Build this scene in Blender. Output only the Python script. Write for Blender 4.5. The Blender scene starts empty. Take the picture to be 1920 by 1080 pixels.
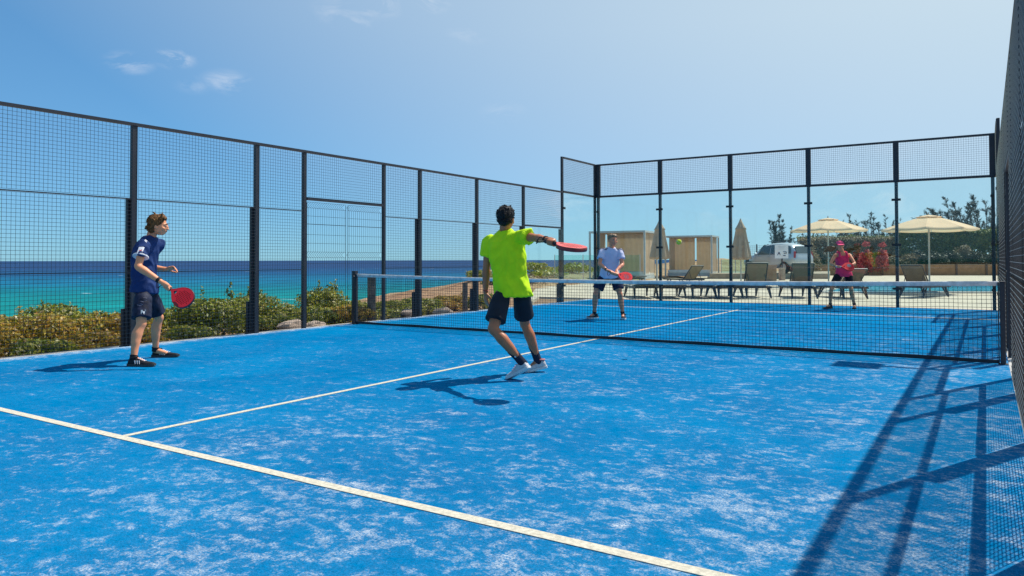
import bpy, bmesh, math, random
import numpy as np
from mathutils import Vector, Matrix, noise as mnoise
from mathutils.geometry import tessellate_polygon
from mathutils.bvhtree import BVHTree

random.seed(7)
rng = np.random.default_rng(11)
R = math.radians
scene = bpy.context.scene
col = scene.collection

# ------------------------------------------------------------------ camera
CAM = Vector((9.8064, -9.6087, 1.1551))
YAW, PITCH, ROLL, F = .5651, .0203, -.0020, 1373.43
cam = bpy.data.cameras.new('camera')
cam.sensor_width = 36.0
cam.lens = F / 1920 * 36.0
cam.shift_x = -18.2726 / 1920
cam.shift_y = -80.534 / 1920
cam.clip_start = .05
cam.clip_end = 80000
cob = bpy.data.objects.new('camera', cam)
col.objects.link(cob)
cob.matrix_world = (Matrix.Translation(CAM) @ Matrix.Rotation(YAW, 4, 'Z')
                    @ Matrix.Rotation(math.pi / 2 + PITCH, 4, 'X') @ Matrix.Rotation(ROLL, 4, 'Z'))
scene.camera = cob

# ------------------------------------------------------------------ world, sun, exposure
SUN = Vector((.80, 1.78, 3.0)).normalized()
SUN_EL = math.asin(SUN.z)
SUN_ROT = math.atan2(SUN.x, SUN.y)
world = bpy.data.worlds.new('World')
scene.world = world
world.use_nodes = True
nt = world.node_tree
nt.nodes.clear()
wout = nt.nodes.new('ShaderNodeOutputWorld')
wbg = nt.nodes.new('ShaderNodeBackground')
sky = nt.nodes.new('ShaderNodeTexSky')
sky.sky_type = 'NISHITA'
sky.sun_disc = False
sky.sun_elevation = SUN_EL
sky.sun_rotation = SUN_ROT
sky.altitude = 0
sky.air_density = .8
sky.dust_density = 0
sky.ozone_density = 6
wbg.inputs['Strength'].default_value = .10


def wn(kind, **kw):
    n = nt.nodes.new(kind)
    for k, v in kw.items():
        setattr(n, k, v)
    return n


# thin wisps of cloud, as patches of broken noise spread sparsely over the whole sky
tc = wn('ShaderNodeTexCoord')
mp = wn('ShaderNodeMapping')
mp.inputs['Scale'].default_value = (1.0, 1.0, 2.2)
mp.inputs['Location'].default_value = (3.1, .4, 1.7)
nt.links.new(tc.outputs['Generated'], mp.inputs['Vector'])
n1 = wn('ShaderNodeTexNoise')
n1.inputs['Scale'].default_value = 16
n1.inputs['Detail'].default_value = 9
n1.inputs['Roughness'].default_value = .62
n1.inputs['Distortion'].default_value = .5
nt.links.new(mp.outputs['Vector'], n1.inputs['Vector'])
r1 = wn('ShaderNodeMapRange')
r1.inputs['From Min'].default_value = .47
r1.inputs['From Max'].default_value = .78
nt.links.new(n1.outputs['Fac'], r1.inputs['Value'])


def sky_dir(u, v):
    x, z = (u - 978.27) / F, -(v - 459.47) / F
    d = Vector((x, 1, z))
    d = Matrix.Rotation(PITCH, 3, 'X') @ d
    d = Matrix.Rotation(YAW, 3, 'Z') @ d
    return d.normalized()


acc = None
for (u, v, size, amt) in [(242, 116, .034, 1.0), (326, 108, .032, 1.2), (428, 153, .040, .62), (365, 158, .03, .25),
                          (700, 6, .05, .8), (803, 8, .036, .9), (672, 40, .03, .5), (640, 20, .05, .35),
                          (945, 212, .04, .3), (880, 62, .04, .25), (1360, 395, .10, .25), (1640, 385, .11, .6),
                          (1760, 400, .10, .5), (1070, 390, .07, .45), (1700, 330, .12, .2),
                          (-500, 60, .05, .6), (-900, 200, .06, .5), (2500, 100, .06, .6), (2900, 260, .08, .6)]:
    d = sky_dir(u, v)
    vd = wn('ShaderNodeVectorMath', operation='SUBTRACT')
    vd.inputs[1].default_value = d
    nt.links.new(tc.outputs['Generated'], vd.inputs[0])
    vs = wn('ShaderNodeVectorMath', operation='MULTIPLY')
    vs.inputs[1].default_value = (1 / size, 1 / size, 2.1 / size)
    nt.links.new(vd.outputs[0], vs.inputs[0])
    vl = wn('ShaderNodeVectorMath', operation='LENGTH')
    nt.links.new(vs.outputs[0], vl.inputs[0])
    mr = wn('ShaderNodeMapRange')
    mr.interpolation_type = 'SMOOTHSTEP'
    mr.inputs['From Min'].default_value = 0
    mr.inputs['From Max'].default_value = 1
    mr.inputs['To Min'].default_value = amt
    mr.inputs['To Max'].default_value = 0
    nt.links.new(vl.outputs['Value'], mr.inputs['Value'])
    if acc is None:
        acc = mr.outputs[0]
    else:
        ad = wn('ShaderNodeMath', operation='MAXIMUM')
        nt.links.new(acc, ad.inputs[0])
        nt.links.new(mr.outputs[0], ad.inputs[1])
        acc = ad.outputs[0]
cm = wn('ShaderNodeMath', operation='MULTIPLY')
nt.links.new(acc, cm.inputs[0])
nt.links.new(r1.outputs[0], cm.inputs[1])
mix = wn('ShaderNodeMixRGB')
mix.inputs['Color2'].default_value = (8.6, 8.7, 9.0, 1)
nt.links.new(cm.outputs[0], mix.inputs['Fac'])
# grade of the clear sky (softer horizon) and the bright haze that surrounds the sun
g0 = wn('ShaderNodeVectorMath', operation='SCALE')
g0.inputs['Scale'].default_value = .15
nt.links.new(sky.outputs['Color'], g0.inputs[0])
g1 = wn('ShaderNodeGamma')
g1.inputs['Gamma'].default_value = .55
nt.links.new(g0.outputs[0], g1.inputs['Color'])
g2 = wn('ShaderNodeVectorMath', operation='MULTIPLY')
g2.inputs[1].default_value = (2.80, 5.35, 7.20)
nt.links.new(g1.outputs[0], g2.inputs[0])
dt = wn('ShaderNodeVectorMath', operation='DOT_PRODUCT')
dt.inputs[1].default_value = SUN
nt.links.new(tc.outputs['Generated'], dt.inputs[0])
hz = wn('ShaderNodeMapRange')
hz.inputs['From Min'].default_value = .21
hz.inputs['From Max'].default_value = .80
hz.inputs['To Max'].default_value = .95
nt.links.new(dt.outputs['Value'], hz.inputs['Value'])
hm = wn('ShaderNodeMixRGB')
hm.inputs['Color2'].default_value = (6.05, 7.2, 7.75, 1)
# the haze thins with height; the unseen zenith is brightened to lift shade
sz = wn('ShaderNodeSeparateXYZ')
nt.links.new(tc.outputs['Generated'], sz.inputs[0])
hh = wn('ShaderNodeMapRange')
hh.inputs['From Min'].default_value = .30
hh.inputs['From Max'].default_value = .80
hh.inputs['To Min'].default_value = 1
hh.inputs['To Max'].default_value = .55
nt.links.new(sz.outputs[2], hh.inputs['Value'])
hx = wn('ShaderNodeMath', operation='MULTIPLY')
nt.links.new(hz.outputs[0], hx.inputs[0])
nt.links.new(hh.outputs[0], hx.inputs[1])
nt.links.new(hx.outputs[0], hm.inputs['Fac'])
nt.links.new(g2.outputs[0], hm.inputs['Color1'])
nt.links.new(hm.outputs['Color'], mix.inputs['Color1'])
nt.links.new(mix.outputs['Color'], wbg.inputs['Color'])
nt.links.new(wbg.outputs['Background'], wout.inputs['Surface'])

sl = bpy.data.lights.new('sun', 'SUN')
sl.energy = 4.9
sl.angle = R(.53)
sl.color = (1.0, .955, .88)
so = bpy.data.objects.new('sun', sl)
so.rotation_euler = SUN.to_track_quat('Z', 'Y').to_euler()
so.location = (20, 30, 50)
col.objects.link(so)
scene.view_settings.view_transform = 'Standard'
scene.view_settings.look = 'None'
scene.view_settings.exposure = .15
scene.view_settings.gamma = 1
scene.view_settings.use_curve_mapping = False
scene.cycles.max_bounces = 10
scene.cycles.transparent_max_bounces = 32

# ------------------------------------------------------------------ materials
MATS = {}


def mat(name, color, rough=.6, metal=0., var=.12, vscale=8., bump=0., bscale=60., spec=.5, color2=None, detail=4, sheen=0.):
    if name in MATS:
        return MATS[name]
    m = bpy.data.materials.new(name)
    m.use_nodes = True
    t = m.node_tree
    b = t.nodes['Principled BSDF']
    b.inputs['Roughness'].default_value = rough
    b.inputs['Metallic'].default_value = metal
    b.inputs['Specular IOR Level'].default_value = spec
    if sheen:
        b.inputs['Sheen Weight'].default_value = sheen
    co = t.nodes.new('ShaderNodeTexCoord')
    n = t.nodes.new('ShaderNodeTexNoise')
    n.inputs['Scale'].default_value = vscale
    n.inputs['Detail'].default_value = detail
    t.links.new(co.outputs['Object'], n.inputs['Vector'])
    rp = t.nodes.new('ShaderNodeValToRGB')
    c2 = color2 or tuple(min(1, c * (1 + var)) for c in color)
    c1 = color if color2 else tuple(c * (1 - var) for c in color)
    rp.color_ramp.elements[0].color = (*c1, 1)
    rp.color_ramp.elements[1].color = (*c2, 1)
    rp.color_ramp.elements[0].position = .32
    rp.color_ramp.elements[1].position = .68
    t.links.new(n.outputs['Fac'], rp.inputs['Fac'])
    t.links.new(rp.outputs['Color'], b.inputs['Base Color'])
    if bump:
        nb = t.nodes.new('ShaderNodeTexNoise')
        nb.inputs['Scale'].default_value = bscale
        nb.inputs['Detail'].default_value = 3
        t.links.new(co.outputs['Object'], nb.inputs['Vector'])
        bp = t.nodes.new('ShaderNodeBump')
        bp.inputs['Strength'].default_value = bump
        bp.inputs['Distance'].default_value = .01
        t.links.new(nb.outputs['Fac'], bp.inputs['Height'])
        t.links.new(bp.outputs['Normal'], b.inputs['Normal'])
    MATS[name] = m
    return m


def leaf_mat(name, ramp, rough=.55, trans=.25):
    if name in MATS:
        return MATS[name]
    m = bpy.data.materials.new(name)
    m.use_nodes = True
    t = m.node_tree
    b = t.nodes['Principled BSDF']
    b.inputs['Roughness'].default_value = rough
    g = t.nodes.new('ShaderNodeNewGeometry')
    rp = t.nodes.new('ShaderNodeValToRGB')
    els = rp.color_ramp.elements
    while len(els) < len(ramp):
        els.new(.5)
    for e, (p, c) in zip(els, ramp):
        e.position = p
        e.color = (*c, 1)
    co = t.nodes.new('ShaderNodeTexCoord')
    n = t.nodes.new('ShaderNodeTexNoise')
    n.inputs['Scale'].default_value = 1.7
    n.inputs['Detail'].default_value = 2
    t.links.new(co.outputs['Object'], n.inputs['Vector'])
    # clump tint (noise over the plant) mixed with a value of each leaf's own
    ma = t.nodes.new('ShaderNodeMath'); ma.operation = 'MULTIPLY_ADD'
    ma.inputs[1].default_value = .9
    t.links.new(n.outputs['Fac'], ma.inputs[0])
    mb = t.nodes.new('ShaderNodeMath'); mb.operation = 'MULTIPLY_ADD'
    mb.inputs[1].default_value = .72
    mb.inputs[2].default_value = -.31
    t.links.new(g.outputs['Random Per Island'], mb.inputs[0])
    t.links.new(mb.outputs[0], ma.inputs[2])
    t.links.new(ma.outputs[0], rp.inputs['Fac'])
    t.links.new(rp.outputs['Color'], b.inputs['Base Color'])
    tr = t.nodes.new('ShaderNodeBsdfTranslucent')
    t.links.new(rp.outputs['Color'], tr.inputs['Color'])
    mx = t.nodes.new('ShaderNodeMixShader')
    mx.inputs[0].default_value = trans
    t.links.new(b.outputs[0], mx.inputs[1])
    t.links.new(tr.outputs[0], mx.inputs[2])
    t.links.new(mx.outputs[0], t.nodes['Material Output'].inputs['Surface'])
    MATS[name] = m
    return m


def glass_mat(name, tint, refl=.9):
    m = bpy.data.materials.new(name)
    m.use_nodes = True
    t = m.node_tree
    t.nodes.clear()
    o = t.nodes.new('ShaderNodeOutputMaterial')
    tr = t.nodes.new('ShaderNodeBsdfTransparent')
    tr.inputs[0].default_value = (*tint, 1)
    gl = t.nodes.new('ShaderNodeBsdfGlossy')
    gl.inputs['Roughness'].default_value = .02
    gl.inputs['Color'].default_value = (refl, refl, refl, 1)
    lw = t.nodes.new('ShaderNodeLayerWeight')
    pw = t.nodes.new('ShaderNodeMath'); pw.operation = 'POWER'; pw.inputs[1].default_value = 5
    t.links.new(lw.outputs['Facing'], pw.inputs[0])
    fr = t.nodes.new('ShaderNodeMath'); fr.operation = 'MULTIPLY_ADD'
    fr.inputs[1].default_value = .75; fr.inputs[2].default_value = .022
    t.links.new(pw.outputs[0], fr.inputs[0])
    # faint smears of salt and dust
    co = t.nodes.new('ShaderNodeTexCoord')
    n = t.nodes.new('ShaderNodeTexNoise')
    n.inputs['Scale'].default_value = 1.3
    n.inputs['Detail'].default_value = 8
    t.links.new(co.outputs['Object'], n.inputs['Vector'])
    mr = t.nodes.new('ShaderNodeMapRange')
    mr.inputs['From Min'].default_value = .45
    mr.inputs['From Max'].default_value = .8
    mr.inputs['To Max'].default_value = .03
    mr.inputs['To Min'].default_value = .004
    t.links.new(n.outputs['Fac'], mr.inputs['Value'])
    df = t.nodes.new('ShaderNodeBsdfDiffuse')
    df.inputs[0].default_value = (.7, .78, .78, 1)
    m1 = t.nodes.new('ShaderNodeMixShader')
    t.links.new(mr.outputs[0], m1.inputs[0])
    t.links.new(tr.outputs[0], m1.inputs[1])
    t.links.new(df.outputs[0], m1.inputs[2])
    m2 = t.nodes.new('ShaderNodeMixShader')
    t.links.new(fr.outputs[0], m2.inputs[0])
    t.links.new(m1.outputs[0], m2.inputs[1])
    t.links.new(gl.outputs[0], m2.inputs[2])
    t.links.new(m2.outputs[0], o.inputs['Surface'])
    MATS[name] = m
    return m


STEEL = mat('powder_coated_steel', (.018, .021, .030), .45, .0, .25, 5, .12, 200)
WIRE = mat('galvanised_wire_coated', (.022, .024, .032), .3, .0, .2, 20, spec=.8)
NETBLK = mat('net_cord', (.026, .028, .034), .7, 0, .2, 30)
GLASS = glass_mat('court_glass', (.905, .974, .962))
GLASS2 = glass_mat('balustrade_glass', (.78, .93, .90))
POOLW = None

# ------------------------------------------------------------------ mesh helpers


class MB:
    def __init__(s, o=(0, 0, 0)):
        s.v = []; s.f = []; s.o = Vector(o)

    def add(s, vs, fs):
        n = len(s.v)
        s.v += [tuple(Vector(v) - s.o) for v in vs]
        s.f += [tuple(i + n for i in f) for f in fs]
        return s

    def box(s, lo, hi, M=None):
        x0, y0, z0 = lo; x1, y1, z1 = hi
        vs = [(x0, y0, z0), (x1, y0, z0), (x1, y1, z0), (x0, y1, z0), (x0, y0, z1), (x1, y0, z1), (x1, y1, z1), (x0, y1, z1)]
        if M is not None:
            vs = [M @ Vector(v) for v in vs]
        return s.add(vs, [(3, 2, 1, 0), (4, 5, 6, 7), (0, 1, 5, 4), (1, 2, 6, 5), (2, 3, 7, 6), (3, 0, 4, 7)])

    def cbox(s, c, size, M=None):
        c = Vector(c); h = Vector(size) / 2
        if M is None:
            return s.box(c - h, c + h)
        return s.box(-h, h, Matrix.Translation(c) @ M.to_4x4())

    def bar(s, a, b, r, n=4, r2=None, caps=True, ph=None):
        a = Vector(a); b = Vector(b); d = (b - a)
        if d.length < 1e-9:
            return s
        d.normalize()
        x = d.cross(Vector((0, 0, 1)))
        if x.length < 1e-4:
            x = d.cross(Vector((0, 1, 0)))
        x.normalize(); y = d.cross(x)
        r2 = r if r2 is None else r2
        ph = math.pi / n if ph is None else ph
        vs = [a + (x * math.cos(2 * math.pi * k / n + ph) + y * math.sin(2 * math.pi * k / n + ph)) * r for k in range(n)]
        vs += [b + (x * math.cos(2 * math.pi * k / n + ph) + y * math.sin(2 * math.pi * k / n + ph)) * r2 for k in range(n)]
        fs = [(k, (k + 1) % n, n + (k + 1) % n, n + k) for k in range(n)]
        if caps:
            fs += [tuple(range(n - 1, -1, -1)), tuple(range(n, 2 * n))]
        return s.add(vs, fs)

    def path(s, pts, r, n=6):
        pts = [Vector(p) for p in pts]
        rs = r if isinstance(r, (list, tuple)) else [r] * len(pts)
        rings = []
        x = None
        for i, p in enumerate(pts):
            d = (pts[min(i + 1, len(pts) - 1)] - pts[max(i - 1, 0)]).normalized()
            if x is None:
                x = d.cross(Vector((0, 0, 1)))
                if x.length < 1e-3:
                    x = d.cross(Vector((0, 1, 0)))
            x = (x - d * x.dot(d)).normalized(); y = d.cross(x)
            rings.append([p + (x * math.cos(2 * math.pi * k / n) + y * math.sin(2 * math.pi * k / n)) * rs[i] for k in range(n)])
        return s.rings(rings)

    def rings(s, rings, caps=True):
        n = len(rings[0]); vs = [v for r in rings for v in r]; fs = []
        for i in range(len(rings) - 1):
            for k in range(n):
                fs.append((i * n + k, i * n + (k + 1) % n, (i + 1) * n + (k + 1) % n, (i + 1) * n + k))
        if caps:
            fs += [tuple(range(n - 1, -1, -1)), tuple(range((len(rings) - 1) * n, len(rings) * n))]
        return s.add(vs, fs)

    def ell(s, c, r, M=None, nu=14, nv=10):
        c = Vector(c); vs = []; fs = []
        M = M or Matrix.Identity(3)
        for j in range(1, nv):
            th = math.pi * j / nv
            for i in range(nu):
                ph = 2 * math.pi * i / nu
                vs.append(c + M @ Vector((r[0] * math.sin(th) * math.cos(ph), r[1] * math.sin(th) * math.sin(ph), r[2] * math.cos(th))))
        top = len(vs); vs.append(c + M @ Vector((0, 0, r[2])))
        bot = len(vs); vs.append(c + M @ Vector((0, 0, -r[2])))
        for j in range(nv - 2):
            for i in range(nu):
                fs.append((j * nu + i, (j + 1) * nu + i, (j + 1) * nu + (i + 1) % nu, j * nu + (i + 1) % nu))
        for i in range(nu):
            fs.append((top, i, (i + 1) % nu))
            fs.append((bot, (nv - 2) * nu + (i + 1) % nu, (nv - 2) * nu + i))
        return s.add(vs, fs)

    def mesh(s, name):
        me = bpy.data.meshes.new(name)
        me.from_pydata(s.v, [], s.f)
        me.update()
        return me

    def build(s, name, m, parent=None, loc=None, smooth=False, bevel=0):
        me = s.mesh(name)
        if smooth:
            me.polygons.foreach_set('use_smooth', [True] * len(me.polygons))
        if m:
            me.materials.append(m)
        return link(name, me, parent, s.o if loc is None else loc, bevel)


def link(name, me, parent=None, loc=(0, 0, 0), bevel=0):
    o = bpy.data.objects.new(name, me)
    col.objects.link(o)
    loc = Vector(loc)
    if parent is not None:
        o.parent = parent
        p = parent; off = Vector((0, 0, 0))
        while p is not None:
            off += p.location; p = p.parent
        o.location = loc - off
    else:
        o.location = loc
    if bevel:
        b = o.modifiers.new('bevel', 'BEVEL'); b.width = bevel; b.segments = 2; b.limit_method = 'ANGLE'
    return o


def tag(o, label=None, cat=None, group=None, kind=None):
    if label: o['label'] = label
    if cat: o['category'] = cat
    if group: o['group'] = group
    if kind: o['kind'] = kind
    return o


def empty(name, loc, label, cat, group=None):
    o = bpy.data.objects.new(name, None)
    o.empty_display_size = .1
    col.objects.link(o); o.location = loc
    return tag(o, label, cat, group)


def copy_tree(o, parent=None, rz=None, loc=None):
    c = o.copy(); col.objects.link(c)
    if parent is not None:
        c.parent = parent
    if loc is not None: c.location = loc
    if rz is not None: c.rotation_euler.z = rz
    for ch in [x for x in bpy.data.objects if x.parent == o]:
        copy_tree(ch, c)
    return c


def fast_mesh(name, V, quads):
    me = bpy.data.meshes.new(name)
    V = np.asarray(V, np.float32); Q = np.asarray(quads, np.int32)
    k = Q.shape[1]
    me.vertices.add(len(V)); me.vertices.foreach_set('co', V.ravel())
    me.loops.add(Q.size); me.loops.foreach_set('vertex_index', Q.ravel())
    me.polygons.add(len(Q))
    me.polygons.foreach_set('loop_start', np.arange(0, Q.size, k, dtype=np.int32))
    me.update(calc_edges=True)
    me.validate()
    return me


def leaves_mesh(name, P, N, size, aspect=.5, jitter=.9, up=None, sizevar=.5):
    """folded four-point leaves at points P facing roughly N"""
    n = len(P)
    D = N + rng.normal(0, jitter, (n, 3))
    D /= np.linalg.norm(D, axis=1, keepdims=True) + 1e-9
    A = rng.normal(0, 1, (n, 3)) if up is None else (up + rng.normal(0, .35, (n, 3)))
    A -= D * (A * D).sum(1, keepdims=True)
    A /= np.linalg.norm(A, axis=1, keepdims=True) + 1e-9
    B = np.cross(D, A)
    s = size * (1 - sizevar + 2 * sizevar * rng.random((n, 1)))
    tip = P + A * s; base = P - A * s * .6
    l = P + B * s * aspect + D * s * .18; r = P - B * s * aspect + D * s * .18
    V = np.stack([base, r, tip, l], 1).reshape(-1, 3)
    Q = np.arange(4 * n).reshape(n, 4)
    return fast_mesh(name, V, Q)


def chain(pts, rad, sub=5):
    """smoothly interpolated points and radii"""
    P = [Vector(p) for p in pts]; out = []; ro = []
    for i in range(len(P) - 1):
        p0 = P[max(i - 1, 0)]; p1 = P[i]; p2 = P[i + 1]; p3 = P[min(i + 2, len(P) - 1)]
        for k in range(sub):
            t = k / sub
            q = .5 * ((2 * p1) + (p2 - p0) * t + (2 * p0 - 5 * p1 + 4 * p2 - p3) * t * t + (3 * p1 - p0 - 3 * p2 + p3) * t ** 3)
            out.append(q); tt = t * t * (3 - 2 * t); ro.append(rad[i] * (1 - tt) + rad[i + 1] * tt)
    out.append(P[-1]); ro.append(rad[-1])
    return out, ro


# resort frame: a to the right, b away, from a point on the court's near corner
RY = R(31)
RX = Vector((math.cos(RY), math.sin(RY), 0)); RF = Vector((-math.sin(RY), math.cos(RY), 0))
RO = Vector((CAM.x, CAM.y, 0))
_cs = (Vector((math.cos(YAW), math.sin(YAW), 0)), Vector((-math.sin(YAW), math.cos(YAW), 0)))


def rp(u, D, z=0.):
    """a spot in the resort beyond the court: bearing u (degree-like pixel bearing of the survey), distance D"""
    a = (u - 978.27) / F * D
    p = RO + _cs[0] * a + _cs[1] * D
    return Vector((p.x, p.y, z))


def zat(v, D):
    return CAM.z + (487.4 - v) * D / F


# ------------------------------------------------------------------ ground, sea, court
EDGE = np.array([(-3.2, -70), (-3.0, -3), (-3.8, 2), (-5.7, 6.6), (-7, 10.6), (-9.2, 16.2), (-11.2, 22), (-12.8, 30.5), (-13, 36),
                 (-17, 60), (-40, 150), (-150, 500), (-400, 1500)], float)
EZ = np.array([-.35, -.25, -.25, -.3, -.02, .12, .36, .34, .42, .8, 1.5, 2, 2])
POOL = [rp(1545, 25.6), rp(2010, 25.0), rp(2060, 33.8), rp(1606, 34.6)]


def terrain_z(X, Y):
    best = np.full(X.shape, 1e9); side = np.zeros(X.shape); ez = np.zeros(X.shape)
    for i in range(len(EDGE) - 1):
        a, b = EDGE[i], EDGE[i + 1]; d = b - a; L2 = d @ d
        t = np.clip(((X - a[0]) * d[0] + (Y - a[1]) * d[1]) / L2, 0, 1)
        qx = a[0] + t * d[0]; qy = a[1] + t * d[1]
        dist = np.hypot(X - qx, Y - qy)
        s = np.sign(-(d[0] * (Y - a[1]) - d[1] * (X - a[0])))   # + inland
        m = dist < best
        best = np.where(m, dist, best); side = np.where(m, s, side); ez = np.where(m, EZ[i] + t * (EZ[i + 1] - EZ[i]), ez)
    sea = side < 0
    inl = np.clip(best / 7, 0, 1); inl = inl * inl * (3 - 2 * inl)
    zin = ez * (1 - inl) + (-.06) * inl
    zout = ez - .16 * best - .004 * best ** 1.5
    return np.where(sea, np.maximum(zout, -17), zin), np.where(sea, best, -best)


gx = np.concatenate([np.linspace(-500, -62, 24), np.arange(-60, 40, .8), np.linspace(41, 500, 24)])
gy = np.concatenate([np.linspace(-300, -42, 16), np.arange(-40, 80, .9), np.linspace(82, 1200, 30)])
GX, GY = np.meshgrid(gx, gy)
GZ, GD = terrain_z(GX, GY)
bump = np.array([mnoise.fractal(Vector((x * .35, y * .35, 2.)), 1., 2., 4) for x, y in zip(GX.ravel(), GY.ravel())]).reshape(GX.shape)
offc = np.clip(np.maximum(np.abs(GX - 5) - 6.2, np.abs(GY) - 11) / 3, 0, 1)
resort = ((GX > -7) & (GY > 9) & (GY < 56) & (GX < 45))
GZ = GZ + bump * .22 * offc * np.where(resort & (GX > -3), 0, 1)
GZ = np.where((np.abs(GX - 5) < 5.6) & (np.abs(GY) < 10.6), -.08, GZ)
GZ = np.where(resort & (GD < -3.0), np.minimum(GZ, -.05), GZ)


def inpoly(X, Y, poly, grow=0.):
    c = sum((Vector((p.x, p.y, 0)) for p in poly), Vector()) / len(poly)
    ins = np.ones(X.shape, bool)
    for i in range(len(poly)):
        a, b = poly[i], poly[(i + 1) % len(poly)]
        d = (b - a).normalized()
        ins &= (d.x * (Y - a.y) - d.y * (X - a.x)) > -grow
    return ins


GZ = np.where(inpoly(GX, GY, POOL, 2.2), -2.6, GZ)
nx, ny = len(gx), len(gy)
idx = np.arange(nx * ny).reshape(ny, nx)
Q = np.stack([idx[:-1, :-1], idx[:-1, 1:], idx[1:, 1:], idx[1:, :-1]], -1).reshape(-1, 4)
ter = fast_mesh('ground', np.stack([GX, GY, GZ], -1).reshape(-1, 3), Q)
ter.polygons.foreach_set('use_smooth', [True] * len(ter.polygons))


def ground_mat():
    m = bpy.data.materials.new('dry_coastal_soil')
    m.use_nodes = True
    t = m.node_tree; b = t.nodes['Principled BSDF']
    b.inputs['Roughness'].default_value = .95
    b.inputs['Specular IOR Level'].default_value = .15
    co = t.nodes.new('ShaderNodeTexCoord')
    n = t.nodes.new('ShaderNodeTexNoise'); n.inputs['Scale'].default_value = .35; n.inputs['Detail'].default_value = 8
    n2 = t.nodes.new('ShaderNodeTexNoise'); n2.inputs['Scale'].default_value = 9; n2.inputs['Detail'].default_value = 6
    t.links.new(co.outputs['Object'], n.inputs['Vector']); t.links.new(co.outputs['Object'], n2.inputs['Vector'])
    r = t.nodes.new('ShaderNodeValToRGB')
    e = r.color_ramp.elements
    e[0].position = .35; e[0].color = (.23, .125, .065, 1)
    e[1].position = .66; e[1].color = (.42, .30, .17, 1)
    x = e.new(.5); x.color = (.36, .225, .125, 1)
    t.links.new(n.outputs['Fac'], r.inputs['Fac'])
    mx = t.nodes.new('ShaderNodeMixRGB'); mx.blend_type = 'OVERLAY'; mx.inputs[0].default_value = .7
    t.links.new(r.outputs[0], mx.inputs[1]); t.links.new(n2.outputs['Fac'], mx.inputs[2])
    t.links.new(mx.outputs[0], b.inputs['Base Color'])
    bp = t.nodes.new('ShaderNodeBump'); bp.inputs['Strength'].default_value = .7; bp.inputs['Distance'].default_value = .06
    t.links.new(n2.outputs['Fac'], bp.inputs['Height']); t.links.new(bp.outputs[0], b.inputs['Normal'])
    return m


ter.materials.append(ground_mat())
tag(link('ground', ter), kind='structure')

SEA_Z = -14.0


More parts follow.
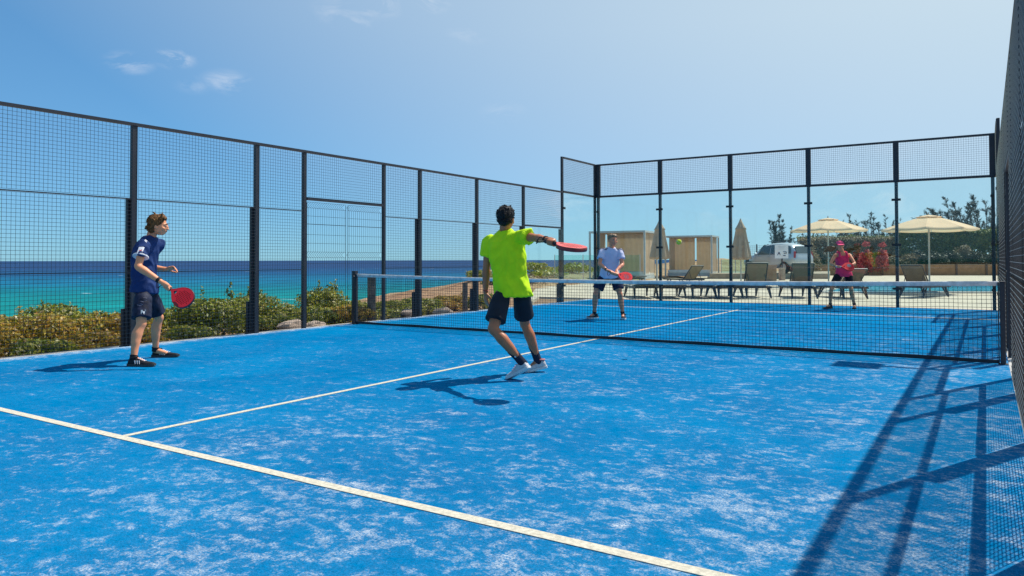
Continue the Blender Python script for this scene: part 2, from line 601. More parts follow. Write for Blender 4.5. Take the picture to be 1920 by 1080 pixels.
def sea_mat():
    m = bpy.data.materials.new('sea_water')
    m.use_nodes = True
    t = m.node_tree; b = t.nodes['Principled BSDF']
    b.inputs['Roughness'].default_value = .32
    b.inputs['IOR'].default_value = 1.2
    b.inputs['Specular IOR Level'].default_value = .28
    co = t.nodes.new('ShaderNodeTexCoord')
    mp = t.nodes.new('ShaderNodeMapping')
    # distance out from the shore: axis pointing out to sea
    mp.inputs['Rotation'].default_value = (0, 0, -R(140))
    t.links.new(co.outputs['Object'], mp.inputs['Vector'])
    sx = t.nodes.new('ShaderNodeSeparateXYZ'); t.links.new(mp.outputs[0], sx.inputs[0])
    n = t.nodes.new('ShaderNodeTexNoise'); n.inputs['Scale'].default_value = .006; n.inputs['Detail'].default_value = 6; n.inputs['Roughness'].default_value = .6
    t.links.new(co.outputs['Object'], n.inputs['Vector'])
    ad = t.nodes.new('ShaderNodeMath'); ad.operation = 'MULTIPLY_ADD'; ad.inputs[1].default_value = 140
    t.links.new(n.outputs['Fac'], ad.inputs[0]); t.links.new(sx.outputs[0], ad.inputs[2])
    lg = t.nodes.new('ShaderNodeMapRange')
    lg.inputs['From Min'].default_value = 100; lg.inputs['From Max'].default_value = 1700
    t.links.new(ad.outputs[0], lg.inputs['Value'])
    r = t.nodes.new('ShaderNodeValToRGB')
    e = r.color_ramp.elements
    e[0].position = 0; e[0].color = (.002, .215, .205, 1)
    e[1].position = 1; e[1].color = (.014, .050, .135, 1)
    for p, c in ((.16, (.002, .190, .195)), (.235, (.002, .145, .195)), (.33, (.005, .125, .225)), (.55, (.008, .072, .175))):
        x = e.new(p); x.color = (*c, 1)
    t.links.new(lg.outputs[0], r.inputs['Fac'])
    n2 = t.nodes.new('ShaderNodeTexNoise'); n2.inputs['Scale'].default_value = .035; n2.inputs['Detail'].default_value = 5
    t.links.new(co.outputs['Object'], n2.inputs['Vector'])
    mr = t.nodes.new('ShaderNodeMapRange'); mr.inputs['From Min'].default_value = .3; mr.inputs['From Max'].default_value = .7
    mr.inputs['To Min'].default_value = .8; mr.inputs['To Max'].default_value = 1.2
    t.links.new(n2.outputs['Fac'], mr.inputs['Value'])
    vm = t.nodes.new('ShaderNodeVectorMath'); vm.operation = 'SCALE'
    t.links.new(r.outputs[0], vm.inputs[0]); t.links.new(mr.outputs[0], vm.inputs['Scale'])
    # a few white caps
    n3 = t.nodes.new('ShaderNodeTexNoise'); n3.inputs['Scale'].default_value = .09; n3.inputs['Detail'].default_value = 4
    mp3 = t.nodes.new('ShaderNodeMapping'); mp3.inputs['Rotation'].default_value = (0, 0, R(32)); mp3.inputs['Scale'].default_value = (.35, 1, 1)
    t.links.new(co.outputs['Object'], mp3.inputs[0]); t.links.new(mp3.outputs[0], n3.inputs['Vector'])
    wr = t.nodes.new('ShaderNodeMapRange'); wr.inputs['From Min'].default_value = .70; wr.inputs['From Max'].default_value = .77
    t.links.new(n3.outputs['Fac'], wr.inputs['Value'])
    mx = t.nodes.new('ShaderNodeMixRGB'); mx.inputs[2].default_value = (.6, .72, .75, 1)
    t.links.new(wr.outputs[0], mx.inputs[0]); t.links.new(vm.outputs[0], mx.inputs[1])
    wv = t.nodes.new('ShaderNodeTexNoise'); wv.inputs['Scale'].default_value = .25; wv.inputs['Detail'].default_value = 5
    t.links.new(co.outputs['Object'], wv.inputs['Vector'])
    bp = t.nodes.new('ShaderNodeBump'); bp.inputs['Strength'].default_value = .5; bp.inputs['Distance'].default_value = .6
    t.links.new(wv.outputs['Fac'], bp.inputs['Height'])
    df = t.nodes.new('ShaderNodeBsdfDiffuse'); t.links.new(mx.outputs[0], df.inputs[0]); t.links.new(bp.outputs[0], df.inputs['Normal'])
    gl = t.nodes.new('ShaderNodeBsdfGlossy'); gl.inputs['Roughness'].default_value = .35; t.links.new(bp.outputs[0], gl.inputs['Normal'])
    ms = t.nodes.new('ShaderNodeMixShader'); ms.inputs[0].default_value = .05
    t.links.new(df.outputs[0], ms.inputs[1]); t.links.new(gl.outputs[0], ms.inputs[2])
    t.links.new(ms.outputs[0], t.nodes['Material Output'].inputs['Surface'])
    return m


sb = MB((0, 0, SEA_Z))
SR = 60000
sb.add([(SR * math.cos(2 * math.pi * k / 96), SR * math.sin(2 * math.pi * k / 96), SEA_Z) for k in range(96)], [tuple(range(96))])
tag(sb.build('sea', sea_mat()), kind='structure')


def turf_mat():
    m = bpy.data.materials.new('blue_artificial_turf')
    m.use_nodes = True
    t = m.node_tree; b = t.nodes['Principled BSDF']
    b.inputs['Roughness'].default_value = .95
    b.inputs['Specular IOR Level'].default_value = .0
    co = t.nodes.new('ShaderNodeTexCoord')

    def nz(scale, detail=5, rough=.55, dist=0., sc=None, rot=0.):
        n = t.nodes.new('ShaderNodeTexNoise')
        n.inputs['Scale'].default_value = scale; n.inputs['Detail'].default_value = detail
        n.inputs['Roughness'].default_value = rough; n.inputs['Distortion'].default_value = dist
        if sc:
            mp = t.nodes.new('ShaderNodeMapping'); mp.inputs['Scale'].default_value = sc; mp.inputs['Rotation'].default_value = (0, 0, rot)
            t.links.new(co.outputs['Object'], mp.inputs[0]); t.links.new(mp.outputs[0], n.inputs['Vector'])
        else:
            t.links.new(co.outputs['Object'], n.inputs['Vector'])
        return n.outputs['Fac']

    def rng_(x, a, b_, lo=0., hi=1.):
        r = t.nodes.new('ShaderNodeMapRange')
        r.inputs['From Min'].default_value = a; r.inputs['From Max'].default_value = b_
        r.inputs['To Min'].default_value = lo; r.inputs['To Max'].default_value = hi
        t.links.new(x, r.inputs['Value'])
        return r.outputs[0]

    def math_(op, a, b_):
        n = t.nodes.new('ShaderNodeMath'); n.operation = op; n.use_clamp = False
        for i, v in enumerate((a, b_)):
            if isinstance(v, (int, float)): n.inputs[i].default_value = v
            else: t.links.new(v, n.inputs[i])
        return n.outputs[0]
    # blue pile: soft lighter/darker drifts where the pile lies over
    drift = nz(.55, 6, .6, .6)
    fine = nz(120, 3, .8)
    mid = nz(38, 4, .7)
    r = t.nodes.new('ShaderNodeValToRGB')
    e = r.color_ramp.elements
    e[0].position = .36; e[0].color = (.0004, .136, .325, 1)
    e[1].position = .64; e[1].color = (.0006, .174, .385, 1)
    t.links.new(drift, r.inputs[0])
    fv = math_('ADD', math_('MULTIPLY', rng_(fine, .3, .7, -.5, .5), .7), math_('MULTIPLY', rng_(mid, .3, .7, -.5, .5), .28))
    sc = t.nodes.new('ShaderNodeVectorMath'); sc.operation = 'SCALE'
    t.links.new(r.outputs[0], sc.inputs[0]); t.links.new(math_('ADD', fv, 1.0), sc.inputs['Scale'])
    # loose white sand: scuffed streaks, thicker over towards the right-hand fence and its near end
    s1 = nz(2.6, 8, .68, .7, (1., 1.35, 1.), R(-32))
    s2 = nz(9.5, 7, .7, .5, (1., 1.25, 1.), R(-20))
    s3 = nz(30, 4, .7, .3)
    big = nz(.33, 3, .5, .2)
    sep = t.nodes.new('ShaderNodeSeparateXYZ'); t.links.new(co.outputs['Object'], sep.inputs[0])
    wear = math_('ADD', math_('MULTIPLY', rng_(sep.outputs[0], -4, 5), .050), math_('MULTIPLY', rng_(sep.outputs[1], 2, -9), .045))
    edge = rng_(sep.outputs[0], -4.6, -4.95, 0., .13)
    patch = math_('ADD', math_('MULTIPLY', s1, .30), math_('ADD', math_('ADD', math_('MULTIPLY', s2, .38), math_('MULTIPLY', s3, .20)), math_('MULTIPLY', big, .12)))
    patch = math_('ADD', patch, math_('ADD', wear, edge))
    pm = rng_(patch, .572, .715)
    grain = rng_(nz(95, 4, .85), .40, .58)
    haze = rng_(patch, .49, .64, 0, .06)
    sand = math_('MULTIPLY', pm, rng_(grain, 0, 1, .0, 1.0))
    sand = math_('MAXIMUM', sand, math_('MULTIPLY', haze, rng_(grain, 0, 1, .05, 1)))
    mx = t.nodes.new('ShaderNodeMixRGB'); mx.inputs[2].default_value = (.74, .74, .72, 1)
    t.links.new(sand, mx.inputs[0]); t.links.new(sc.outputs[0], mx.inputs[1])
    t.links.new(mx.outputs[0], b.inputs['Base Color'])
    bp = t.nodes.new('ShaderNodeBump'); bp.inputs['Strength'].default_value = .55; bp.inputs['Distance'].default_value = .012
    t.links.new(math_('ADD', fine, mid), bp.inputs['Height']); t.links.new(bp.outputs[0], b.inputs['Normal'])
    return m


cb = MB((5, 0, 0))
cb.box((0.0, -10, -.05), (10.0, 10, 0))
court = tag(cb.build('court_turf', turf_mat()), kind='structure')
LINE = mat('line_turf', (.57, .525, .42), .9, 0, .20, 45, .4, 240, spec=.1)
for nm, lo, hi in [('service_line', (0.01, -6.982, .001), (9.99, -6.918, .004)), ('service_line', (0.01, 6.918, .001), (9.99, 6.982, .004)),
                   ('centre_line', (4.975, -6.917, .001), (5.025, -.02, .004)), ('centre_line', (4.975, .02, .001), (5.025, 6.917, .004))]:
    c = (Vector(lo) + Vector(hi)) / 2; c.z = 0
    MB(c).box(lo, hi).build(nm, LINE, court)
for nm, y0, y1 in (('centre_line', 6.983, 7.2),):
    MB((5, 7.1, 0)).box((4.975, y0, .001), (5.025, y1, .004)).build(nm, LINE, court)

CONC = mat('weathered_concrete', (.42, .40, .37), .9, 0, .25, 6, .5, 40)
kb = MB((5, 0, 0))
kb.box((-.32, -10.3, -.12), (-.004, 10.3, -.02)); kb.box((10.004, -10.3, -.12), (10.32, 10.3, -.02))
kb.box((-.004, 10.004, -.12), (10.004, 10.35, -.02))
tag(kb.build('court_kerb', CONC), kind='structure')

# terrace paving with the pool let into it
PAVE = mat('pale_terrace_paving', (.52, .43, .32), .85, 0, .16, 1.2, .3, 30, detail=8)
outer = [rp(985, 19.2), Vector((-2.2, 10.36, 0)), Vector((14, 10.36, 0)), Vector((22, 14, 0)), rp(2300, 53.5), rp(1395, 53.5), rp(1200, 50), rp(1010, 37.2)]
outer = [Vector((p.x, p.y, -.012)) for p in outer]
inner = [Vector((p.x, p.y, -.012)) for p in POOL]
tris = tessellate_polygon([outer, inner])
tb = MB((5, 30, 0)); tb.add(outer + inner, [tuple(t) for t in tris])
lo_ = [p - Vector((0, 0, .5)) for p in outer]
no_ = len(outer)
tb.add(outer + lo_, [(i, (i + 1) % no_, no_ + (i + 1) % no_, no_ + i) for i in range(no_)])
te = tb.mesh('terrace'); bm = bmesh.new(); bm.from_mesh(te); bmesh.ops.recalc_face_normals(bm, faces=bm.faces)
bmesh.ops.remove_doubles(bm, verts=bm.verts, dist=1e-4)
bmesh.ops.recalc_face_normals(bm, faces=bm.faces)
if sum(f.normal.z * f.calc_area() for f in bm.faces) < 0:
    bmesh.ops.reverse_faces(bm, faces=bm.faces)
bm.to_mesh(te); bm.free(); te.materials.append(PAVE)
tag(link('terrace', te, None, (5, 30, 0)), kind='structure')
# pool: basin, water, coping stones
pc = sum(POOL, Vector()) / 4
TILE = mat('pool_tile', (.16, .50, .62), .4, 0, .15, 3)
pb = MB(pc)
bz = -1.5
pv = [Vector((p.x, p.y, -.013)) for p in POOL] + [Vector((p.x, p.y, bz)) for p in POOL]
pb.add(pv, [(7, 6, 5, 4)] + [(i, (i + 1) % 4, 4 + (i + 1) % 4, 4 + i) for i in range(4)])
poolb = tag(pb.build('pool', TILE), kind='structure')


def pool_water():
    m = bpy.data.materials.new('pool_water'); m.use_nodes = True
    t = m.node_tree; b = t.nodes['Principled BSDF']
    b.inputs['Base Color'].default_value = (.06, .50, .60, 1)
    b.inputs['Roughness'].default_value = .06
    b.inputs['IOR'].default_value = 1.33
    n = t.nodes.new('ShaderNodeTexNoise'); n.inputs['Scale'].default_value = 2.5; n.inputs['Detail'].default_value = 3
    co = t.nodes.new('ShaderNodeTexCoord'); t.links.new(co.outputs['Object'], n.inputs['Vector'])
    bp = t.nodes.new('ShaderNodeBump'); bp.inputs['Strength'].default_value = .6; bp.inputs['Distance'].default_value = .06
    t.links.new(n.outputs['Fac'], bp.inputs['Height']); t.links.new(bp.outputs[0], b.inputs['Normal'])
    r = t.nodes.new('ShaderNodeValToRGB'); e = r.color_ramp.elements
    e[0].color = (.03, .36, .56, 1); e[1].color = (.10, .60, .66, 1); e[0].position = .38; e[1].position = .6
    t.links.new(n.outputs['Fac'], r.inputs[0]); t.links.new(r.outputs[0], b.inputs['Base Color'])
    return m


MB(pc).add([Vector((p.x, p.y, -.07)) for p in POOL], [(0, 1, 2, 3)]).build('water', pool_water(), poolb)
COPE = mat('pool_coping', (.50, .46, .40), .8, 0, .15, 2, .2)
BLUEC = mat('blue_pool_edge_tile', (.03, .22, .48), .5, 0, .15, 3)
for i in range(4):
    a, b_ = POOL[i], POOL[(i + 1) % 4]
    d = (b_ - a); L = d.length; d.normalize(); nrm = Vector((d.y, -d.x, 0))
    M = Matrix((( d.x, nrm.x, 0, a.x), (d.y, nrm.y, 0, a.y), (0, 0, 1, 0), (0, 0, 0, 1)))
    n = max(4, int(L / 1.0))
    me = None
    for k in range(n):
        q = MB(a + d * ((k + .5) * L / n))
        q.box((k * L / n + .006, .0, -.008), ((k + 1) * L / n - .006, .34, .035), M)
        q.build('coping_stone', BLUEC if i == 2 else COPE, poolb)

# ------------------------------------------------------------------ court enclosure


def wire_panel(w, z0, z1, axis, flip=1, step=.05, r=.0024):
    """welded mesh, w long along axis ('x' or 'y'), from z0 to z1, local origin at its start on the ground"""
    b = MB()
    h = r * 1.7 * flip
    nv = int(round(w / step)); nh = int(round((z1 - z0) / step))
    ax = (lambda t, n, z: (t, n, z)) if axis == 'x' else (lambda t, n, z: (n, t, z))
    for i in range(nv + 1):
        t = min(max(i * w / nv, r), w - r)
        b.bar(ax(t, -h / 2, z0), ax(t, -h / 2, z1), r, 3, caps=False)
    for j in range(nh + 1):
        z = min(max(z0 + j * (z1 - z0) / nh, z0 + r), z1 - r)
        b.bar(ax(0, h / 2, z), ax(w, h / 2, z), r, 3, caps=False)
    return b


PANELS = {}


def place_panel(parent, w, z0, z1, axis, at):
    flip = -1 if (axis == 'y' and at[0] > 5) or axis == 'x' else 1
    key = (round(w, 3), round(z0, 3), round(z1, 3), axis, flip)
    if key not in PANELS:
        me = wire_panel(w, z0, z1, axis, flip).mesh('mesh_panel'); me.materials.append(WIRE); PANELS[key] = me
    o = link('mesh_panel', PANELS[key], parent, at)
    tag(o, kind='stuff')
    return o


def glass_pane(parent, lo, hi):
    c = (Vector(lo) + Vector(hi)) / 2; c.z = lo[2]
    return MB(c).box(lo, hi).build('glass_panel', GLASS, parent)


CLAMP = mat('black_clamp', (.012, .012, .014), .4, 0, .2, 20)


def side_fence(X, out, label, gate_leaves):
    """out = -1: outside is towards -X; +1: towards +X"""
    root = empty('side_fence', (X, 0, 0), label, 'fence', 'side fences of the court')

    def xb(d0, d1):
        a, b = X + out * d0, X + out * d1
        return min(a, b), max(a, b)
    posts = [-8, -6, -4, -2, -1.03, .93, 2, 4, 6, 8, 10]
    for y in posts:
        top = 4.0 if y in (8, 10, -8) else 3.0
        gate = y in (-1.03, .93)
        p = MB((X, y, 0))
        x0, x1 = xb(.012, .07)
        hw = .038 if not gate else .032
        p.box((x0, y - hw, -.02), (x1, y + hw, top))
        if not gate and y not in (10,):
            xa, xc = xb(.071, .125)
            p.box((xa, y - hw - .028, -.02), (xc, y + hw + .004, 2.0))       # stiffening channel behind
            xa, xc = xb(.126, .18)
            p.box((xa, y - hw - .05, -.02), (xc, y + hw - .02, .5))
            p.box((xa - .01, y - .1, -.021), (xc + .01, y + .08, -.006))
        p.build('post', STEEL, root, bevel=.004)
    seq = [(-8, -6), (-6, -4), (-4, -2), (-2, -1.03), (-1.03, .93), (.93, 2), (2, 4), (4, 6), (6, 8)]
    xr = xb(.0, .06)
    for y0, y1 in seq:
        c = (X, (y0 + y1) / 2, 0)
        MB(c).box((xr[0], y0, 3.001), (xr[1], y1 - .002, 3.041)).build('top_rail', STEEL, root)
        w = y1 - y0 - .09
        s = y0 + .045
        if (y0, y1) == (-1.03, .93):
            xg = xb(.004, .06)
            MB(c).box((xg[0], s, 2.19), (xg[1], s + w, 2.24)).build('gate_header', STEEL, root)
            place_panel(root, w, 2.25, 2.995, 'y', (X, s, 0))
        elif (y0, y1) == (6, 8):
            xg = xb(.004, .06)
            MB(c).box((xg[0], s, 2.01), (xg[1], s + w, 2.05)).build('rail', STEEL, root)
            place_panel(root, w, 2.055, 2.995, 'y', (X, s, 0))
            gx_ = xb(.0, .012)
            glass_pane(root, (gx_[0] - .014 * out if False else gx_[0], s - .035, .02), (gx_[1], s + w + .035, 1.995))
        else:
            place_panel(root, w, .02, 1.985, 'y', (X, s, 0))
            place_panel(root, w, 2.015, 2.995, 'y', (X, s, 0))
            xg = xb(.008, .055)
            for z in (1.0, 2.0):
                MB((c[0], c[1], z)).box((xg[0], s, z - .006), (xg[1], s + w, z + .006)).build('rail', STEEL, root)
    # the tall corner bay, glass to 3 m and mesh above
    xg = xb(.004, .06)
    MB((X, 9, 0)).box((xg[0], 8.045, 3.01), (xg[1], 9.955, 3.06)).build('rail', STEEL, root)
    MB((X, 9, 0)).box((xg[0], 8.045, 3.955), (xg[1], 9.955, 4.0)).build('top_rail', STEEL, root)
    place_panel(root, 1.91, 3.065, 3.95, 'y', (X, 8.045, 0))
    gx_ = xb(.0, .012)
    glass_pane(root, (gx_[0], 8.02, .02), (gx_[1], 9.98, 3.0))
    for y in (8,):
        for z in (.45, 1.5, 2.58):
            xc = xb(-.02, .0)
            MB((X, y, z)).box((xc[0], y - .03, z - .03), (xc[1], y + .09, z + .03)).build('clamp', CLAMP, root)
    if gate_leaves:
        xw = X + out * .035
        for (a, b) in ((-.985, -.06), (-.03, .885)):
            leaf = MB((xw, a, 0))
            for y in (a + .012, b - .012):
                leaf.bar((xw, y, .03), (xw, y, 2.15), .005, 6)
            n = int((b - a) / .05)
            lo = leaf.build('gate_leaf', STEEL, root)
            wi = MB((xw, a, 0))
            for i in range(1, n):
                y = a + i * (b - a) / n
                pts = [(.05, 0), (.62, 0), (.66, .035), (.70, 0), (1.20, 0), (1.25, .05), (1.30, 0), (2.06, 0), (2.11, .05), (2.16, 0)]
                for (za, oa), (zb, ob) in zip(pts[:-1], pts[1:]):
                    wi.bar((xw - oa * .5, y - oa * .9, za), (xw - ob * .5, y - ob * .9, zb), .0029, 3, caps=False)
            for z in (.05, .25, .45, .62, .70, .9, 1.10, 1.20, 1.30, 1.45, 1.6, 1.78, 1.92, 2.06, 2.16):
                wi.bar((xw, a, z), (xw, b, z), .0031 if z != 1.78 else .006, 3, caps=False)
            tag(wi.build('wire', WIRE, lo), kind='stuff')
    return root


left_fence = side_fence(0, -1, 'dark steel mesh fence with closed double gate along the seaward side', True)
right_fence = side_fence(10, 1, 'dark steel mesh fence seen almost edge-on along the right edge', False)

gw = empty('glass_wall', (5, 10, 0), 'far end wall of six steel posts, clear glass panes and mesh top', 'wall')
for i in range(6):
    X = 2 * i
    p = MB((X, 10, 0))
    xo = {0: .05, 5: -.05}.get(i, 0)
    p.box((X - .036 + xo, 10.016, -.02), (X + .036 + xo, 10.09, 3.0))
    p.box((X - .058 + xo, 10.012, 3.001), (X + .058 + xo, 10.10, 4.0))
    p.box((X - .09 + xo, 10.013, -.021), (X + .09 + xo, 10.2, -.005))
    p.build('post', STEEL, gw, bevel=.003)
    for z in (.45, 1.5, 2.58):
        MB((X, 10, z)).box((X - .10 + (.12 if i == 0 else 0), 9.975, z - .028), (X + .10 - (.12 if i == 5 else 0), 9.999, z + .028)).build('clamp', CLAMP, gw, bevel=.003)
for i in range(5):
    x0, x1 = 2 * i, 2 * i + 2
    c = (x0 + 1, 10, 0)
    MB(c).box((x0 + .06, 10.014, 3.002), (x1 - .06, 10.07, 3.055)).build('rail', STEEL, gw)
    MB(c).box((x0 + .06, 10.014, 3.955), (x1 - .06, 10.07, 3.999)).build('top_rail', STEEL, gw)
    place_panel(gw, 1.88, 3.06, 3.95, 'x', (x0 + .06, 10.03, 0))
    glass_pane(gw, (x0 + .005, 10.0, .02), (x1 - .005, 10.012, 2.997))

# ------------------------------------------------------------------ net
net = empty('padel_net', (5, 0, 0), 'low black net with pale tape stretched across the blue court', 'net')


def net_top(x):
    t = (x - 5) / 5
    return .862 + .05 * t * t


for x in (.13, 9.95):
    p = MB((x, 0, 0))
    hw_ = .04 if x < 5 else .026
    p.box((x - hw_, -hw_, 0), (x + hw_, hw_, .95 if x < 5 else .90))
    p.cbox((x, 0, .956 if x < 5 else .906), (hw_ * 2.2, hw_ * 2.2, .012))
    p.cbox((x, 0, .006), (hw_ * 3.6, hw_ * 3.6, .012))
    if x < 5:
        p.bar((x + .03, -.045, .86), (x + .03, -.075, .86), .018, 8)
    p.build('net_post', STEEL, net, bevel=.006)
tape = MB((5, 0, 0)); cord = MB((5, 0, 0)); low = MB((5, 0, 0))
N = 60
xs = [.175 + (9.918 - .175) * i / N for i in range(N + 1)]
rg = []
for i, x in enumerate(xs):
    z = net_top(x); wv = .002 * math.sin(x * 7.3) + .003 * math.sin(x * 2.1)
    rg.append([(x, -.007 + wv, z - .052 + .003 * math.sin(x * 11)), (x, .007 + wv, z - .052 + .003 * math.sin(x * 11)), (x, .010 + wv, z - .02), (x, .005 + wv, z + .002), (x, -.005 + wv, z + .002), (x, -.010 + wv, z - .02)])
tape.rings([[Vector(p) for p in r] for r in rg])
TAPE = mat('net_tape', (.74, .72, .70), .8, 0, .22, 14, .4, 120)
tape.build('top_band', TAPE, net, smooth=True)
low.rings([[Vector((x, -.006, .008)), Vector((x, .006, .008)), Vector((x, .006, .05 + .004 * math.sin(x * 5))), Vector((x, -.006, .05 + .004 * math.sin(x * 5)))] for x in xs])
low.build('bottom_band', NETBLK, net)
cb_ = MB((5, 0, 0))
nx_ = int((9.918 - .175) / .045)
for i in range(nx_ + 1):
    x = .175 + i * .045
    wob = .006 * math.sin(x * 3.1)
    cb_.bar((x, .003 * math.sin(x * 9), .02), (x + wob, 0, net_top(x) - .045), .0025, 3, caps=False)
for j in range(1, 19):
    for i in range(N):
        xa, xb_ = xs[i], xs[i + 1]
        za = .03 + (net_top(xa) - .07) * j / 18.5 + .002 * math.sin(xa * 6 + j)
        zb = .03 + (net_top(xb_) - .07) * j / 18.5 + .002 * math.sin(xb_ * 6 + j)
        cb_.bar((xa, 0, za), (xb_, 0, zb), .0025, 3, caps=False)
tag(cb_.build('netting', NETBLK, net), kind='stuff')
MB((.15, 0, 0)).box((.158, -.02, .02), (.176, .02, .915)).build('side_band', NETBLK, net)
MB((9.91, 0, 0)).box((9.906, -.02, .02), (9.917, .02, .90)).build('side_band', NETBLK, net)

# floodlight whose head throws the square shadow beside the net
fl = empty('floodlight', (11.0, 2.75, -.03), 'tall steel floodlight mast outside the right-hand fence', 'floodlight')
MB((11.0, 2.75, 0)).bar((11.0, 2.75, -.05), (11.0, 2.75, 6.05), .06, 10, .05).build('pole', STEEL, fl)
MB((10.6, 2.75, 6)).box((10.05, 2.72, 5.98), (11.05, 2.78, 6.04)).build('arm', STEEL, fl)
MB((10.3, 2.75, 6)).box((9.98, 2.52, 6.045), (10.46, 2.98, 6.10)).build('lamp_head', STEEL, fl, bevel=.01)
MB((10.6, 2.75, 0)).cbox((11, 2.75, -.03), (.3, .3, .03)).build('base_plate', STEEL, fl)

# ------------------------------------------------------------------ plants
BARK = mat('bark', (.13, .095, .065), .95, 0, .35, 12, .7, 40)
L_BUSH = leaf_mat('coastal_shrub_leaves', [(0, (.03, .042, .008)), (.26, (.15, .19, .022)), (.52, (.28, .33, .035)), (.74, (.44, .38, .055)), (.92, (.66, .58, .36))], .42, .42)
L_GOLD = leaf_mat('golden_shrub_leaves', [(0, (.10, .095, .016)), (.28, (.28, .235, .03)), (.55, (.50, .37, .045)), (.78, (.58, .30, .06)), (.95, (.70, .60, .40))], .42, .42)
L_DARK = leaf_mat('dark_shrub_leaves', [(0, (.012, .018, .008)), (.5, (.032, .042, .016)), (.9, (.075, .08, .035))])
L_DRY = leaf_mat('dry_shrub_leaves', [(0, (.08, .055, .022)), (.5, (.20, .145, .06)), (.9, (.45, .36, .22))])
L_HEDGE = leaf_mat('hedge_leaves', [(0, (.04, .06, .010)), (.5, (.11, .15, .022)), (.85, (.22, .23, .045))])
L_PINE = leaf_mat('casuarina_needles', [(0, (.020, .030, .020)), (.5, (.045, .058, .036)), (.9, (.09, .095, .06))], trans=.15)
L_RED = leaf_mat('red_blossom', [(0, (.25, .02, .02)), (.5, (.55, .06, .055)), (.9, (.70, .22, .18))])


def sphere_pts(n):
    v = rng.normal(0, 1, (n, 3))
    return v / np.linalg.norm(v, axis=1, keepdims=True)


def gz(x, y):
    z, _ = terrain_z(np.array([float(x)]), np.array([float(y)]))
    return float(z[0])


def shrub(name, loc, r, h, n, m, label, group, leaf=.04, cat='shrub', lobes=9, twig=True, sprays=0, flat=1.):
    """a lumpy crown of leaf-size faces on branching stems"""
    root = empty(name, loc, label, cat, group)
    P = []; Nn = []; lob = []
    for k in range(lobes):
        a = 2 * math.pi * k / lobes + random.uniform(-.5, .5)
        rr = r * random.uniform(.2, .72) if k else 0
        lr = r * random.uniform(.34, .58)
        c = np.array([rr * math.cos(a), rr * math.sin(a), h * (random.uniform(.26, .42) if k % 3 == 1 else random.uniform(.45, .72)) if k else h * .66])
        lz = min(h * random.uniform(.28, .42), c[2])
        lob.append((c, lr, lz))
    wts = np.array([l[1] ** 2 for l in lob]); wts = wts / wts.sum()
    for (c, lr, lz), w in zip(lob, wts):
        k = int(n * w)
        d = sphere_pts(k); d[:, 2] = np.where(d[:, 2] < -.55, -d[:, 2], d[:, 2])
        rad = (1 - .55 * rng.random((k, 1)) ** 2.2) * (1 + .13 * np.sin(d[:, :1] * 9 + c[0] * 7) * np.cos(d[:, 1:2] * 8 + c[1] * 5))
        P.append(c + d * rad * np.array([lr, lr, lz * flat])); Nn.append(d)
    for k in range(sprays):     # shoots standing out of the crown
        a = random.uniform(0, 6.28); rr = r * random.uniform(0, .7)
        b0 = np.array([rr * math.cos(a), rr * math.sin(a), h * .72]); top = h * random.uniform(.28, .55)
        m_ = 46
        t = rng.random((m_, 1))
        lean = np.array([[random.uniform(-.15, .15), random.uniform(-.15, .15), 1]])
        P.append(b0 + t * top * lean + rng.normal(0, .022, (m_, 3)) * (1.6 - t)); Nn.append(rng.normal(0, 1, (m_, 3)) + np.array([0, 0, .4]))
    P = np.concatenate(P); Nn = np.concatenate(Nn)
    P[:, 2] = np.maximum(P[:, 2], .015)
    me = leaves_mesh('foliage', P, Nn, leaf, .42, .8)
    me.materials.append(m)
    link('foliage', me, root, loc)
    if twig:
        b = MB(loc); L = Vector(loc)
        for (c, lr, lz) in lob:
            tip = L + Vector(c)
            mid = L + Vector(c) * .5 + Vector((random.uniform(-.05, .05), random.uniform(-.05, .05), 0)) * r
            b.path([L + Vector((c[0] * .08, c[1] * .08, -.06)), mid, tip], [.012 + .02 * r, .009 + .012 * r, .006], 5)
        b.build('stem', BARK, root)
    return root


def from_fence(u, X):
    """spot on the strip at X beside the seaward fence, on bearing u"""
    a = (u - 978.27) / F
    d = _cs[0] * a + _cs[1]
    t = (X - RO.x) / d.x
    return RO + d * t


